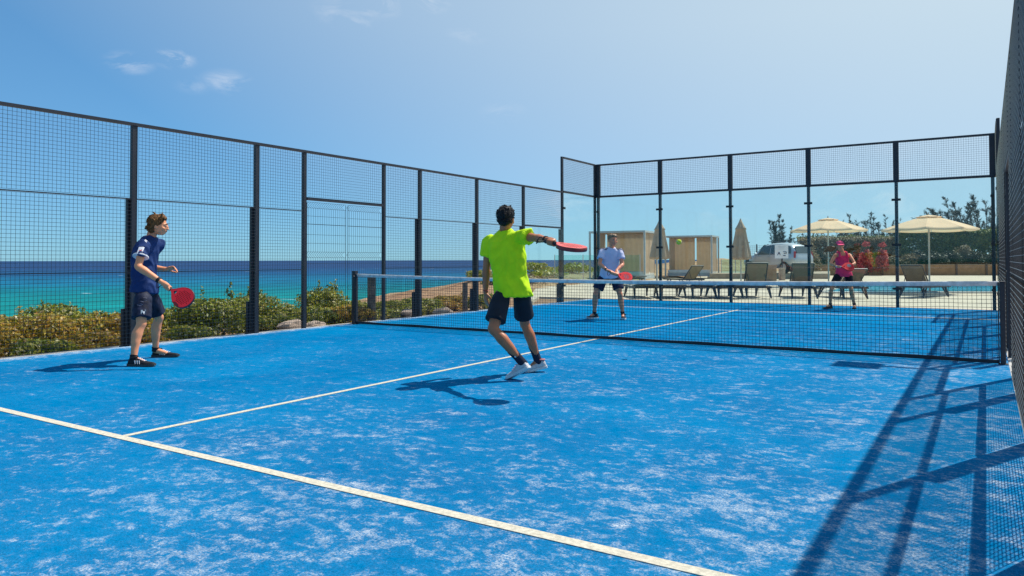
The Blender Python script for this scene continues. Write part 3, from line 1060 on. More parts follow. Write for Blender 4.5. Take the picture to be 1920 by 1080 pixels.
SHR = [  # u, X, radius, height, golden, sprays, label
    (-60, -1.2, .75, .78, 1, 1, 'golden shrub at the photo\'s left border behind the mesh'),
    (40, -1.5, .70, .72, 1, 2, 'rust-tipped golden shrub near the left border, left of the dark-shirted player'),
    (118, -1.75, .72, .84, 0, 3, 'taller olive shrub between the left border and the first visible post'),
    (75, -.72, .42, .40, 0, 0, 'low brown shrub hugging the fence foot at far left'),
    (160, -.80, .46, .44, 1, 0, 'low yellow shrub against the fence foot left of the dark-shirted player'),
    (215, -1.4, .60, .66, 1, 2, 'rounded ochre shrub just left of the dark-shirted player'),
    (262, -.72, .40, .40, 1, 0, 'small yellow shrub behind the legs of the dark-shirted player'),
    (325, -1.5, .62, .68, 0, 2, 'olive shrub right of the dark-shirted player, under his red racket'),
    (352, -.75, .42, .42, 0, 0, 'low green shrub at the fence foot right of the dark-shirted player'),
    (405, -1.15, .66, .93, 0, 5, 'tall dark green shrub with upright shoots left of the second post'),
    (462, -1.5, .66, .90, 0, 5, 'leafy shrub with pale upright shoots crossing behind the second post'),
    (520, -1.3, .58, .60, 0, 2, 'rounded green shrub between the second post and the gate post'),
    (560, -.85, .40, .44, 0, 0, 'small green shrub by the stone at the gate post'),
    (612, -1.6, .56, .92, 0, 6, 'shrub with a spiky pink-tipped top seen through the closed gate'),
    (640, -.9, .48, .52, 1, 0, 'yellow-green shrub behind the left net post'),
    (500, -.85, .46, .46, 0, 0, 'low leafy shrub between the second post and the large pale stone'),
    (590, -.95, .46, .56, 0, 1, 'green shrub behind the smaller brown stone in the gate opening'),
    (665, -1.3, .50, .62, 0, 2, 'green shrub just right of the left net post'),
    (722, -1.2, .42, .36, 0, 0, 'low green shrub beside the right gate post beyond the net'),
    (775, -1.4, .46, .40, 0, 1, 'bushy green shrub behind the grey stone beyond the net'),
    (910, -1.6, .5, .44, 0, 1, 'olive shrub just left of the arm of the neon player'),
    (740, -2.6, .55, .44, 0, 1, 'low dark shrub right of the thick wooden post'),
    (800, -1.9, .52, .50, 0, 1, 'green shrub in front of the sandy slope, middle of three beyond the net'),
    (850, -2.3, .55, .50, 1, 1, 'yellowish shrub on the sandy slope left of the thin wooden post'),
    (680, -3.2, .5, .40, 0, 1, 'low olive shrub between net post and thick wooden post'),
]
for (u, X, r, h, gold, spr, lab) in SHR:
    p = from_fence(u, X)
    shrub('shrub', (p.x, p.y, gz(p.x, p.y) - .02), r * 1.12, h * .86, int(8200 * r * r / .4 * (1 if r > .5 else 1.3)), L_GOLD if gold else L_BUSH, lab,
          'shrubs along the seaward fence', leaf=.033, sprays=spr, lobes=11)
for k in range(9):    # dry tussocks on the dune
    u, D = [(905, 34), (960, 40), (1005, 43), (1045, 47), (1078, 45), (1098, 50), (930, 30), (985, 33), (1030, 38)][k]
    p = rp(u, D)
    shrub('dune_bush', (p.x, p.y, gz(p.x, p.y) - .03), random.uniform(.8, 1.4), random.uniform(.35, .75), 900, L_DRY if k % 2 else L_BUSH,
          ['green dune bush farthest left, right of the thin wooden post', 'dry dune bush just left of the neon player', 'green dune bush behind the neon player\'s shoulder', 'dry dune bush under the coral racket',
           'green dune bush at the left end of the glass balustrade', 'dry dune bush behind the glass balustrade', 'green dune bush behind the neon player\'s back', 'dry dune bush behind the outstretched arm of the neon player', 'green dune bush left of the tall corner post'][k],
          'bushes on the dune', leaf=.09, lobes=6)

# stones along the court edge
STONE = mat('beach_stone', (.44, .33, .25), .9, 0, .3, 5, .8, 12)


def rock(loc, r, label, flat=.55):
    b = MB(loc)
    n, k = 12, 8
    c = Vector(loc)
    rgs = []
    for j in range(k + 1):
        th = math.pi * (j + .02) / (k + .04)
        ring = []
        for i in range(n):
            ph = 2 * math.pi * i / n
            d = Vector((math.sin(th) * math.cos(ph), math.sin(th) * math.sin(ph), math.cos(th)))
            s = 1 + .35 * mnoise.noise(d * 1.7 + c)
            ring.append(c + Vector((d.x * r[0] * s, d.y * r[1] * s, d.z * r[2] * s)))
        rgs.append(ring)
    b.rings(rgs[::-1])
    return tag(b.build('rock', STONE, smooth=False), label, 'rock', 'stones beside the court')


p = from_fence(548, -.42); rock((p.x, p.y, .02), (.14, .30, .10), 'large pale brown stone at the fence foot left of the gate post')
p = from_fence(590, -.38); rock((p.x, p.y, .0), (.10, .22, .07), 'smaller brown stone just inside the gate opening')
p = from_fence(770, -.75); rock((p.x, p.y, .0), (.16, .30, .10), 'grey stone beyond the net right of the thick wooden post')
p = from_fence(830, -.55); rock((p.x, p.y, -.02), (.16, .3, .10), 'flat pale stone at the court edge near the thin wooden post')

# weathered wooden posts
WOOD = mat('weathered_wood', (.22, .16, .12), .9, 0, .4, 9, .8, 26)
for u, X, h, r, lab in ((697, -.52, .86, .085, 'thick weathered wooden post beyond the left net post'), (872, -.6, .62, .06, 'thinner wooden post further along the seaward fence')):
    p = from_fence(u, X); b = MB((p.x, p.y, -.05))
    rgs = []
    for j in range(9):
        z = -.05 + (h + .05) * j / 8
        rgs.append([Vector((p.x + math.cos(t * .524) * r * (1 + .12 * mnoise.noise(Vector((t, z * 4, u)))), p.y + math.sin(t * .524) * r * (1 + .12 * mnoise.noise(Vector((t + 9, z * 4, u)))), z)) for t in range(12)])
    b.rings(rgs)
    tag(b.build('wooden_post', WOOD), lab, 'post', 'wooden posts')

# ------------------------------------------------------------------ resort beyond the far wall
LFRAME = mat('lounger_frame', (.035, .040, .048), .5, 0, .2, 10)
SLING_T = mat('tan_sling', (.24, .19, .125), .8, 0, .14, 5, .3, 120)
SLING_D = mat('taupe_sling', (.13, .115, .09), .8, 0, .14, 5, .3, 120)
SLING_G = mat('pale_sling', (.27, .255, .235), .8, 0, .12, 5, .3, 120)


def lounger(loc, rz, back, sling, label):
    """sling sun lounger: local +Y is the foot end, back hinges at y=0 towards -Y"""
    root = empty('sun_lounger', loc, label, 'sun lounger', 'sun loungers beyond the far wall')
    L = Vector(loc); M = Matrix.Translation(L) @ Matrix.Rotation(rz, 4, 'Z')

    def W(x, y, z): return M @ Vector((x, y, z))
    fr = MB(loc)
    for s in (-1, 1):
        fr.box((s * .33 - .025, -.55, .30), (s * .33 + .025, 1.28, .36), M)
    for y in (-.55, .02, 1.25):
        fr.box((-.305, y, .305), (.305, y + .04, .355), M)
    fr.build('frame', LFRAME, root)
    for y, dy in ((-.38, -.10), (.98, .12)):
        for s in (-1, 1):
            lg = MB(loc)
            lg.bar(W(s * .33, y, .30), W(s * .36, y + dy, 0), .034, 4, .026)
            lg.bar(W(s * .33, y + dy * -1.6, .30), W(s * .36, y + dy * .7, .02), .026, 4, .02)
            lg.build('leg', LFRAME, root)
    st = MB(loc)
    n = 8
    st.rings([[W(-.30, .07 + 1.17 * i / n, .352 - .018 * math.sin(math.pi * i / n)), W(.30, .07 + 1.17 * i / n, .352 - .018 * math.sin(math.pi * i / n)),
               W(.30, .07 + 1.17 * i / n, .364 - .018 * math.sin(math.pi * i / n)), W(-.30, .07 + 1.17 * i / n, .364 - .018 * math.sin(math.pi * i / n))] for i in range(n + 1)])
    st.build('seat', sling, root)
    ca, sa = math.cos(back), math.sin(back)

    def B(x, t, o): return W(x, -t * ca - o * sa, .36 + t * sa - o * ca)
    bk = MB(loc)
    bk.rings([[B(-.29, .74 * i / n, -.006 + .02 * math.sin(math.pi * i / n)), B(.29, .74 * i / n, -.006 + .02 * math.sin(math.pi * i / n)),
               B(.29, .74 * i / n, .006 + .02 * math.sin(math.pi * i / n)), B(-.29, .74 * i / n, .006 + .02 * math.sin(math.pi * i / n))] for i in range(n + 1)])
    bk.build('backrest', sling, root)
    bf = MB(loc)
    for s in (-1, 1):
        bf.bar(B(s * .315, 0, 0), B(s * .315, .76, 0), .022, 6)
    bf.bar(B(-.315, .76, 0), B(.315, .76, 0), .022, 6)
    if back > .3:
        for s in (-1, 1):
            bf.bar(B(s * .26, .42, 0), W(s * .26, -.45, .33), .012, 5)
    bf.build('back_frame', LFRAME, root)
    return root


RZ = YAW
lz = -.012
for u, D, rz, back, sl_, lab in [
    (1205, 22.6, .05, .10, SLING_G, 'flat pale sun lounger, leftmost of the row beyond the glass, right of the striped player'),
    (1258, 22.4, -.04, .06, SLING_G, 'flat pale sun lounger under the left closed parasol'),
    (1312, 22.5, .06, .12, SLING_G, 'flat pale sun lounger in front of the smaller cabana'),
    (1362, 22.3, .0, .08, SLING_G, 'flat pale sun lounger just left of the raised tan one'),
    (1414, 22.4, -.03, 1.15, SLING_T, 'tan sun lounger with raised back left of the white sign'),
    (1500, 22.2, -.10, 1.12, SLING_D, 'taupe sun lounger with raised back right of the white sign'),
    (1588, 22.0, .08, .75, SLING_D, 'sun lounger half hidden behind the player in pink'),
    (1722, 22.4, -.95, .95, SLING_D, 'turned taupe sun lounger with raised back under the right open parasol'),
    (1292, 31.0, .5, .8, SLING_T, 'brown sun lounger with raised back before the smaller cabana\'s bed'),
    (1182, 33.0, .5, .1, SLING_G, 'flat sun lounger further back by the larger cabana'),
]:
    p = rp(u, D); lounger((p.x, p.y, lz), RZ + rz, back, sl_, lab)

# parasols
CANV = mat('cream_canvas', (.88, .58, .36), .85, 0, .06, 3, .15, 40)
CANVD = mat('beige_canvas', (.46, .33, .23), .9, 0, .12, 4, .3, 20)
POLE = mat('parasol_pole', (.45, .42, .37), .5, .0, .1, 5)


def canvas_translucent(m, amt=.28):
    t = m.node_tree; b = t.nodes['Principled BSDF']
    tr = t.nodes.new('ShaderNodeBsdfTranslucent'); tr.inputs[0].default_value = (.85, .62, .38, 1)
    mx = t.nodes.new('ShaderNodeMixShader'); mx.inputs[0].default_value = amt
    t.links.new(b.outputs[0], mx.inputs[1]); t.links.new(tr.outputs[0], mx.inputs[2])
    t.links.new(mx.outputs[0], t.nodes['Material Output'].inputs['Surface'])


canvas_translucent(CANV)


def parasol_open(loc, rad, zr, zt, label):
    root = empty('open_parasol', loc, label, 'parasol', 'open parasols'); L = Vector(loc)
    MB(loc).bar(L, L + Vector((0, 0, zt - .05)), .030, 10).build('pole', POLE, root, smooth=False)
    MB(loc).cbox(L + Vector((0, 0, .035)), (.5, .5, .07)).build('base', CONC, root, bevel=.01)
    n = 8

    def panel(r0, z0, r1, z1, k, sag, drop):
        b = MB(loc); ns, nr = 6, 6
        vs = []; fs = []
        for j in range(nr + 1):
            f = j / nr; r = r0 + (r1 - r0) * f; z = z0 + (z1 - z0) * (f ** 1.12)
            for i in range(ns + 1):
                a0 = 2 * math.pi * k / n; a1 = 2 * math.pi * (k + 1) / n; g_ = i / ns
                e0 = Vector((math.cos(a0), math.sin(a0), 0)); e1 = Vector((math.cos(a1), math.sin(a1), 0))
                q = (e0 * (1 - g_) + e1 * g_) * r
                sg = 4 * g_ * (1 - g_)
                vs.append(L + Vector((q.x, q.y, z - sag * f * sg * (1 if j < nr else .6))) * 1)
        for j in range(nr):
            for i in range(ns):
                q0 = j * (ns + 1) + i
                fs.append((q0, q0 + 1, q0 + ns + 2, q0 + ns + 1))
        o = len(vs)
        for i in range(ns + 1):
            v = vs[nr * (ns + 1) + i]; vs.append(v - Vector((0, 0, drop)))
        for i in range(ns):
            q0 = nr * (ns + 1) + i
            fs.append((q0, q0 + 1, o + i + 1, o + i))
        b.add(vs, fs)
        return b
    for k in range(n):
        panel(rad * .20, zt - .10, rad, zr, k, .05, .05).build('canopy_panel', CANV, root, smooth=True)
    for k in range(n):
        panel(.02, zt, rad * .27, zt - .075, k, .015, .02).build('vent_panel', CANV, root, smooth=True)
    for k in range(n):
        a = 2 * math.pi * k / n; e = Vector((math.cos(a), math.sin(a), 0))
        MB(loc).bar(L + Vector((0, 0, zt - .16)) + e * .04, L + e * rad * .985 + Vector((0, 0, zr - .03)), .011, 5).build('rib', POLE, root)
    MB(loc).bar(L + Vector((0, 0, zt - .02)), L + Vector((0, 0, zt + .09)), .03, 8, .012).build('finial', POLE, root)
    return root


def parasol_closed(loc, zb, zt, label):
    root = empty('closed_parasol', loc, label, 'parasol', 'closed parasols'); L = Vector(loc)
    MB(loc).bar(L, L + Vector((0, 0, zt + .04)), .028, 8).build('pole', POLE, root)
    MB(loc).cbox(L + Vector((0, 0, .035)), (.5, .5, .07)).build('base', CONC, root, bevel=.01)
    b = MB(loc); rings = []
    for j, (f, r) in enumerate([(0, .36), (.05, .355), (.3, .30), (.55, .235), (.74, .19), (.75, .23), (.80, .185), (.9, .10), (1, .03)]):
        z = zb + (zt - zb) * f
        rings.append([L + Vector((math.cos(t * math.pi / 24) * r * (1 + .24 * (-1) ** (t // 3 % 2) * (1 - f) + .04 * math.sin(t * 5 + j)), math.sin(t * math.pi / 24) * r * (1 + .24 * (-1) ** (t // 3 % 2) * (1 - f) + .04 * math.cos(t * 3)),
                                  z + (.05 * math.sin(t * .52 * 2) if j == 0 else 0))) for t in range(48)])
    b.rings(rings)
    b.build('folded_canopy', CANVD, root, smooth=True)
    MB(loc).bar(L + Vector((0, 0, zb + .5)), L + Vector((0, 0, zb + .56)), .30, 16).build('tie', CANVD, root)
    return root


p = rp(1742, 25.3); parasol_open((p.x, p.y, lz), 1.50, 2.20, 2.70, 'cream open parasol at right above the turned lounger, nearest the right fence')
p = rp(1553, 31); parasol_open((p.x, p.y, lz), 1.55, 2.40, 2.92, 'cream open parasol above the player in pink')
p = rp(1389, 31); parasol_closed((p.x, p.y, lz), 1.20, 2.86, 'closed beige parasol left of the car, above the tan lounger')
p = rp(1237, 31); parasol_closed((p.x, p.y, lz), 1.22, 2.84, 'closed beige parasol between the two cabanas')

# cabanas
CAL = mat('grey_painted_aluminium', (.44, .46, .46), .5, 0, .08, 4)
CUR = mat('beige_curtain', (.54, .38, .26), .9, 0, .10, 3, .2, 50)
canvas_translucent(CUR, .16)
MATT = mat('white_mattress', (.74, .71, .66), .85, 0, .06, 6, .2, 30)


def curtain(loc, M, x0, x1, y0, y1, z0, z1, waves):
    b = MB(loc); n = max(16, waves * 6); r1 = []
    dx, dy = x1 - x0, y1 - y0; l = math.hypot(dx, dy); nx_, ny_ = -dy / l, dx / l
    rings = []
    for z, amp in ((z0, .022), ((z0 + z1) / 2, .016), (z1, .008)):
        rings.append([M @ Vector((x0 + dx * i / n + nx_ * amp * math.sin(i / n * waves * 6.28 + z), y0 + dy * i / n + ny_ * amp * math.sin(i / n * waves * 6.28 + z), z)) for i in range(n + 1)])
    vs = [v for r in rings for v in r]; k = n + 1
    b.add(vs, [(j * k + i, j * k + i + 1, (j + 1) * k + i + 1, (j + 1) * k + i) for j in range(2) for i in range(n)])
    return b


def cabana(loc, rz, w, d, h, label, backsplit):
    root = empty('cabana', loc, label, 'cabana', 'curtained cabanas'); L = Vector(loc)
    M = Matrix.Translation(L) @ Matrix.Rotation(rz, 4, 'Z')
    t = .09
    for x in (0, w - t):
        for y in (0, d - t):
            MB(loc).box((x, y, 0), (x + t, y + t, h - .1), M).build('post', CAL, root)
    for (x0, y0, x1, y1) in ((0, 0, w, t), (0, d - t, w, d), (0, t, t, d - t), (w - t, t, w, d - t)):
        MB(loc).box((x0, y0, h - .1), (x1, y1, h), M).build('roof_beam', CAL, root)
    MB(loc).box((t, t, h - .06), (w - t, d - t, h - .03), M).build('roof_canvas', CUR, root)
    # valances and curtains
    for (x0, x1, y) in ((t, w - t, d - .14), ):
        if backsplit:
            m_ = (x0 + x1) / 2
            curtain(loc, M, x0, m_ - .05, y, y, .45, h - .1, 5).build('curtain', CUR, root, smooth=True)
            curtain(loc, M, m_ + .06, x1 - .2, y, y, .45, h - .1, 5).build('curtain', CUR, root, smooth=True)
        else:
            curtain(loc, M, x0 + .14, x1 - .14, y, y, .42, h - .1, 9).build('curtain', CUR, root, smooth=True)
    curtain(loc, M, w - .13, w - .13, .12, d * .48, .42, h - .1, 5).build('curtain', CUR, root, smooth=True)
    curtain(loc, M, w - .13, w - .13, d * .52, d - .12, .42, h - .1, 5).build('curtain', CUR, root, smooth=True)
    curtain(loc, M, .13, .13, d * .3, d - .12, .42, h - .1, 7).build('curtain', CUR, root, smooth=True)
    MB(loc).box((t, .10, h - .55), (w - t, .115, h - .1), M).build('valance', CUR, root) if False else None
    MB(loc).box((.12, .2, .14), (w - .12, d - .2, .32), M).build('bed_base', CAL, root)
    MB(loc).box((.14, .22, .321), (w - .14, d - .22, .52), M).build('mattress', MATT, root, bevel=.04)
    return root


p = rp(1104, 40.0); cabana((p.x, p.y, lz), YAW - R(25), 3.15, 2.6, 2.72, 'larger beige curtained cabana behind the player in the striped shirt', False)
p = rp(1246, 46.0); cabana((p.x, p.y, lz), YAW - R(25), 2.95, 2.4, 2.66, 'smaller beige curtained cabana behind the ball', True)

# glass balustrades


def balustrade(p0, p1, n, h, label):
    c = (p0 + p1) / 2
    root = empty('glass_balustrade', (c.x, c.y, lz), label, 'balustrade', 'glass balustrades')
    d = (p1 - p0); L = d.length; d.normalize(); nr = Vector((-d.y, d.x, 0))
    M = Matrix(((d.x, nr.x, 0, p0.x), (d.y, nr.y, 0, p0.y), (0, 0, 1, 0), (0, 0, 0, 1)))
    for k in range(n + 1):
        x = L * k / n
        MB(p0 + d * x).box((x - .02, -.02, lz), (x + .02, .02, h + .02), M).build('post', CAL, root)
    for k in range(n):
        MB(p0 + d * (L * (k + .5) / n)).box((L * k / n + .03, -.006, .08), (L * (k + 1) / n - .03, .006, h), M).build('glass_pane', GLASS2, root)
    return root


balustrade(rp(1040, 37.6), rp(1200, 37.4), 3, 1.40, 'green-tinted glass balustrade before the dune left of the larger cabana')
balustrade(rp(1352, 47), rp(1432, 47), 3, 1.15, 'short green-tinted glass balustrade between the smaller cabana and the car')

# wire fence by the car
wf = rp(1398, 50); wf2 = rp(1440, 50); c = (wf + wf2) / 2
root = empty('wire_fence', (c.x, c.y, lz), 'short grey wire fence behind the closed parasol, left of the car', 'fence')
d = (wf2 - wf); Lw = d.length; d.normalize()
for k in range(3):
    q = wf + d * Lw * k / 2
    MB(q).bar((q.x, q.y, 0), (q.x, q.y, 2.2), .04, 6).build('post', STEEL, root)
b = MB(wf)
for k in range(14):
    q = wf + d * Lw * k / 13; b.bar((q.x, q.y, .1), (q.x, q.y, 2.1), .008, 3, caps=False)
for k in range(16):
    z = .1 + 2.0 * k / 15; b.bar((wf.x, wf.y, z), (wf2.x, wf2.y, z), .008, 3, caps=False)
tag(b.build('mesh_panel', CAL, root), kind='stuff')
q = rp(1401, 44)
b = MB((q.x, q.y, 0)); b.bar((q.x, q.y, -.02), (q.x, q.y, 2.15), .11, 8, .10)
b.cbox((q.x, q.y, 2.17), (.24, .24, .05))
tag(b.build('bollard_lamp', STEEL), 'slim dark post just right of the closed parasol by the car', 'post')

# planter box, sign
PLANT = mat('rendered_planter', (.30, .20, .125), .9, 0, .15, 4, .3)
q = rp(1438, 40); b = MB((q.x, q.y, 0)); M = Matrix.Translation(q) @ Matrix.Rotation(YAW, 4, 'Z')
pl = empty('planter_box', (q.x, q.y, lz), 'low brown planter box between the raised tan and taupe loungers', 'planter')
b.box((-.5, -.3, lz), (.42, .3, .80), M); b.build('box', PLANT, pl, bevel=.02)
MB((q.x, q.y, 0)).box((-.53, -.33, .801), (.45, .33, .86), M).build('rim', PLANT, pl, bevel=.01)

q = rp(1466, 41); root = empty('notice_sign', (q.x, q.y, lz), 'white notice board with dark marks on a post in front of the car', 'sign')
M = Matrix.Translation(q) @ Matrix.Rotation(YAW + .05, 4, 'Z')
WHITE = mat('white_sign_face', (.80, .78, .80), .5, 0, .03, 3)
INK = mat('sign_ink', (.05, .05, .10), .6, 0, .1, 3)
INKG = mat('sign_grey_ink', (.45, .43, .46), .6, 0, .1, 3)
s0 = MB(q).box((-.40, -.012, zat(485.5, 41)), (.36, .012, zat(460, 41)), M).build('board', WHITE, root)
MB(q).bar(M @ Vector((.02, .04, lz)), M @ Vector((.02, .04, 1.6)), .04, 8).build('post', STEEL, root)
MB(q).box((-.14, -.14, lz), (.14, .18, .68), M).build('stone_base', STONE, root, bevel=.03)
mk = MB(q)
y = -.0145
z0 = zat(477, 41)


def mark(x0, z0_, x1, z1_, th=.045):
    mk.bar(M @ Vector((x0, y, z0_)), M @ Vector((x1, y, z1_)), th / 2, 4)


mark(-.26, z0 - .07, -.17, z0 + .10); mark(-.17, z0 + .10, -.10, z0 - .07); mark(-.23, z0, -.12, z0, .03)
mark(.06, z0 + .12, .24, z0 + .12); mark(.10, z0 + .03, .26, z0 + .03); mark(.06, z0 - .10, .20, z0 - .10, .06); mark(.22, z0 + .12, .26, z0 + .05)
mk.build('lettering', INK, s0)
mk = MB(q)
for k in range(3):
    zz = zat(463.5 + k * 2.2, 41); mark(-.22 + .03 * k, zz, .20 - .04 * k, zz, .018)
mk.build('fine_print', INKG, s0)

# car
SILVER = mat('silver_car_paint', (.50, .52, .55), .28, .55, .04, 2)
CGLASS = mat('car_glass', (.045, .06, .068), .08, 0, .1, 2, spec=.8)
TYRE = mat('tyre', (.015, .015, .015), .85, 0, .2, 8)
RIM = mat('alloy_rim', (.45, .45, .46), .35, .8, .1, 8)
LAMPM = mat('headlamp', (.75, .77, .8), .15, 0, .05, 3)


def car(loc, rz, label):
    root = empty('parked_car', loc, label, 'car'); L = Vector(loc)
    M = Matrix.Translation(L) @ Matrix.Rotation(rz, 4, 'Z')
    # stations along the length: x, bottom z, belt z, roof z, belt half-width, roof half-width
    ST = [(-2.15, .55, .80, .84, .70, .62), (-2.08, .38, .98, 1.05, .80, .66), (-1.9, .30, 1.02, 1.50, .86, .66), (-1.4, .26, 1.00, 1.66, .89, .68), (-.6, .25, .98, 1.72, .90, .70),
          (.1, .25, .97, 1.70, .90, .70), (.55, .25, .97, 1.55, .90, .70), (1.0, .25, .98, 1.16, .90, .74), (1.2, .25, .97, 1.02, .89, .76), (1.75, .27, .88, .92, .86, .70), (2.05, .34, .74, .78, .78, .62), (2.15, .45, .62, .64, .66, .50)]
    rings = []
    for x, zb, zl, zr, wb, wr in ST:
        half = [(wb * .86, zb), (wb * .99, zb + (zl - zb) * .35), (wb, zb + (zl - zb) * .75), (wb * .97, zl), (wr + (wb - wr) * .25, zl + (zr - zl) * .75), (wr * .8, zr)]
        rings.append([M @ Vector((x, a, z)) for a, z in half] + [M @ Vector((x, -a, z)) for a, z in half[::-1]])
    b = MB(loc); b.rings(rings)
    o = b.build('body', SILVER, root, smooth=True)
    sb_ = o.modifiers.new('s', 'SUBSURF'); sb_.levels = 2; sb_.render_levels = 2

    def pan(name, pts, m, off=.012):
        c = sum((Vector(p) for p in pts), Vector()) / len(pts)
        n = (Vector(pts[1]) - Vector(pts[0])).cross(Vector(pts[2]) - Vector(pts[0])).normalized()
        if n.dot(c - Vector((c.x * .6, 0, .7))) < 0: n = -n
        q = MB(loc); k = len(pts)
        q.add([M @ (Vector(p) + n * off) for p in pts] + [M @ (Vector(p) - n * .04) for p in pts], [tuple(range(k)), tuple(range(2 * k - 1, k - 1, -1))] + [(i, (i + 1) % k, k + (i + 1) % k, k + i) for i in range(k)])
        return q.build(name, m, root)
    pan('windscreen', [(1.02, -.72, 1.08), (1.02, .72, 1.08), (.45, .60, 1.58), (.45, -.60, 1.58)], CGLASS, .03)
    pan('rear_window', [(-2.06, -.62, 1.10), (-2.06, .62, 1.10), (-1.86, .56, 1.48), (-1.86, -.56, 1.48)], CGLASS, .03)
    for s in (-1, 1):
        pan('side_window', [(.80, s * .87, 1.04), (-.18, s * .87, 1.04), (-.18, s * .73, 1.56), (.42, s * .73, 1.50)], CGLASS, .012)
        pan('side_window', [(-.26, s * .87, 1.04), (-1.15, s * .87, 1.04), (-1.10, s * .73, 1.56), (-.26, s * .73, 1.57)], CGLASS, .012)
        pan('side_window', [(-1.23, s * .86, 1.06), (-1.80, s * .84, 1.10), (-1.70, s * .72, 1.48), (-1.18, s * .72, 1.55)], CGLASS, .012)
        pan('headlight', [(2.02, s * .50, .70), (1.86, s * .76, .72), (1.84, s * .76, .84), (2.0, s * .48, .80)], LAMPM, .03)
        pan('tail_light', [(-2.10, s * .74, .85), (-2.0, s * .80, .85), (-1.98, s * .76, 1.2), (-2.06, s * .66, 1.2)], mat('red_lamp', (.4, .02, .02), .2), .03)
        mi = MB(loc); mi.ell(M @ Vector((.78, s * 1.0, 1.06)), (.07, .12, .085), Matrix.Rotation(rz, 3, 'Z')); mi.build('mirror', SILVER, root, smooth=True)
        pan('door_handle', [(-.05, s * .895, .86), (-.22, s * .895, .86), (-.22, s * .895, .89), (-.05, s * .895, .89)], SILVER, .02)
        for x in (-1.32, 1.36):
            w = MB(loc); c = M @ Vector((x, s * .80, .33)); ax = (M.to_3x3() @ Vector((0, 1, 0)))
            w.bar(c - ax * .11, c + ax * .11, .33, 24)
            wo = w.build('wheel', TYRE, root, bevel=.03)
            h = MB(loc); h.bar(c + ax * s * .09, c + ax * s * .118, .21, 20); h.build('rim', RIM, wo)
    for s in (-1, 1):
        MB(loc).bar(M @ Vector((-1.6, s * .58, 1.73)), M @ Vector((.1, s * .60, 1.76)), .02, 6).build('roof_rail', STEEL, root)
    return root


p = rp(1457, 45.5); car((p.x, p.y, zat(513, 45.5)), YAW + R(118), 'silver car parked behind the white notice board').scale = (1.0, 1.0, 1.10)
# raised parking ground behind the low wall
kp = [rp(1330, 44.3), rp(1555, 43.6), rp(1556, 52), rp(1330, 52.4)]
zk = zat(513, 45.5)
b = MB((kp[0].x, kp[0].y, 0)); b.add([Vector((p.x, p.y, -.3)) for p in kp] + [Vector((p.x, p.y, zk)) for p in kp],
                                     [(4, 5, 6, 7)] + [(i, (i + 1) % 4, 4 + (i + 1) % 4, 4 + i) for i in range(4)])
tag(b.build('parking_ground', mat('parking_gravel', (.36, .29, .21), .95, 0, .2, 3, .6, 20)), kind='structure')

# low terracotta wall of rendered panels, rope posts, hedge
TERRA = mat('ochre_render', (.34, .185, .085), .9, 0, .18, 2.5, .4, 14)
w0, w1 = rp(1516, 53), rp(2020, 51.5)
wl = empty('low_wall', (((w0 + w1) / 2).x, ((w0 + w1) / 2).y, lz), 'long low ochre wall at the foot of the hedge', 'wall')
d = (w1 - w0); Lw = d.length; d.normalize(); nr = Vector((-d.y, d.x, 0))
M = Matrix(((d.x, nr.x, 0, w0.x), (d.y, nr.y, 0, w0.y), (0, 0, 1, 0), (0, 0, 0, 1)))
nseg = 9
for k in range(nseg):
    MB(w0 + d * Lw * (k + .5) / nseg).box((Lw * k / nseg + .01, 0, lz), (Lw * (k + 1) / nseg - .01, .3, .72), M).build('panel', TERRA, wl, bevel=.01)
    MB(w0 + d * Lw * k / nseg).box((Lw * k / nseg - .06, -.08, lz), (Lw * k / nseg + .06, -.002, .78), M).build('post', mat('wall_post', (.09, .065, .05), .8), wl)
    MB(w0 + d * Lw * (k + .5) / nseg).box((Lw * k / nseg + .004, -.02, .722), (Lw * (k + 1) / nseg - .004, .32, .77), M).build('coping', mat('wall_cap', (.33, .25, .17), .9), wl)


def hedge(p0, p1, z0, z1, th, n, m, label, leaf=.09):
    c = (p0 + p1) / 2; c.z = z0
    root = empty('hedge', c, label, 'hedge')
    d = (p1 - p0); L = d.length; d.normalize(); nr = np.array([-d.y, d.x, 0.])
    t = rng.random(n); zz = rng.random(n); face = rng.random(n)
    bump_ = np.array([mnoise.noise(Vector((a * L * .8, b * 3, 1.))) for a, b in zip(t, zz)])
    top = face < .38
    off = np.where(top, rng.random(n) * th, np.abs(rng.normal(0, .12, n)) + bump_ * .22)
    zz = np.where(top, 1 + bump_ * .10 + rng.normal(0, .03, n), zz)
    P = np.array([p0.x, p0.y, 0.]) + np.outer(t * L, [d.x, d.y, 0.]) + np.outer(off, nr)
    P[:, 2] = z0 + zz * (z1 - z0)
    Nn = np.where(top[:, None], np.array([0, 0, 1.]), -nr)
    me = leaves_mesh('foliage', P, Nn, leaf, .45, .7); me.materials.append(m)
    link('foliage', me, root, (0, 0, 0))
    bk = MB(c)
    Mh = Matrix(((d.x, nr[0], 0, p0.x), (d.y, nr[1], 0, p0.y), (0, 0, 1, 0), (0, 0, 0, 1)))
    for k in range(int(L / 1.4) + 1):
        x = min(k * 1.4, L)
        bk.bar(Mh @ Vector((x, th * .5, z0 - .3)), Mh @ Vector((x + .2, th * .5, z1 - .2)), .05, 5, .02)
        for j in range(5):
            bk.bar(Mh @ Vector((x, th * .5, z0 + (z1 - z0) * j / 6)), Mh @ Vector((x + random.uniform(-.9, .9), random.uniform(0.1, th), z0 + (z1 - z0) * (j + 2) / 6.5)), .02, 4, .008)
    bk.build('stem', BARK, root)
    return root


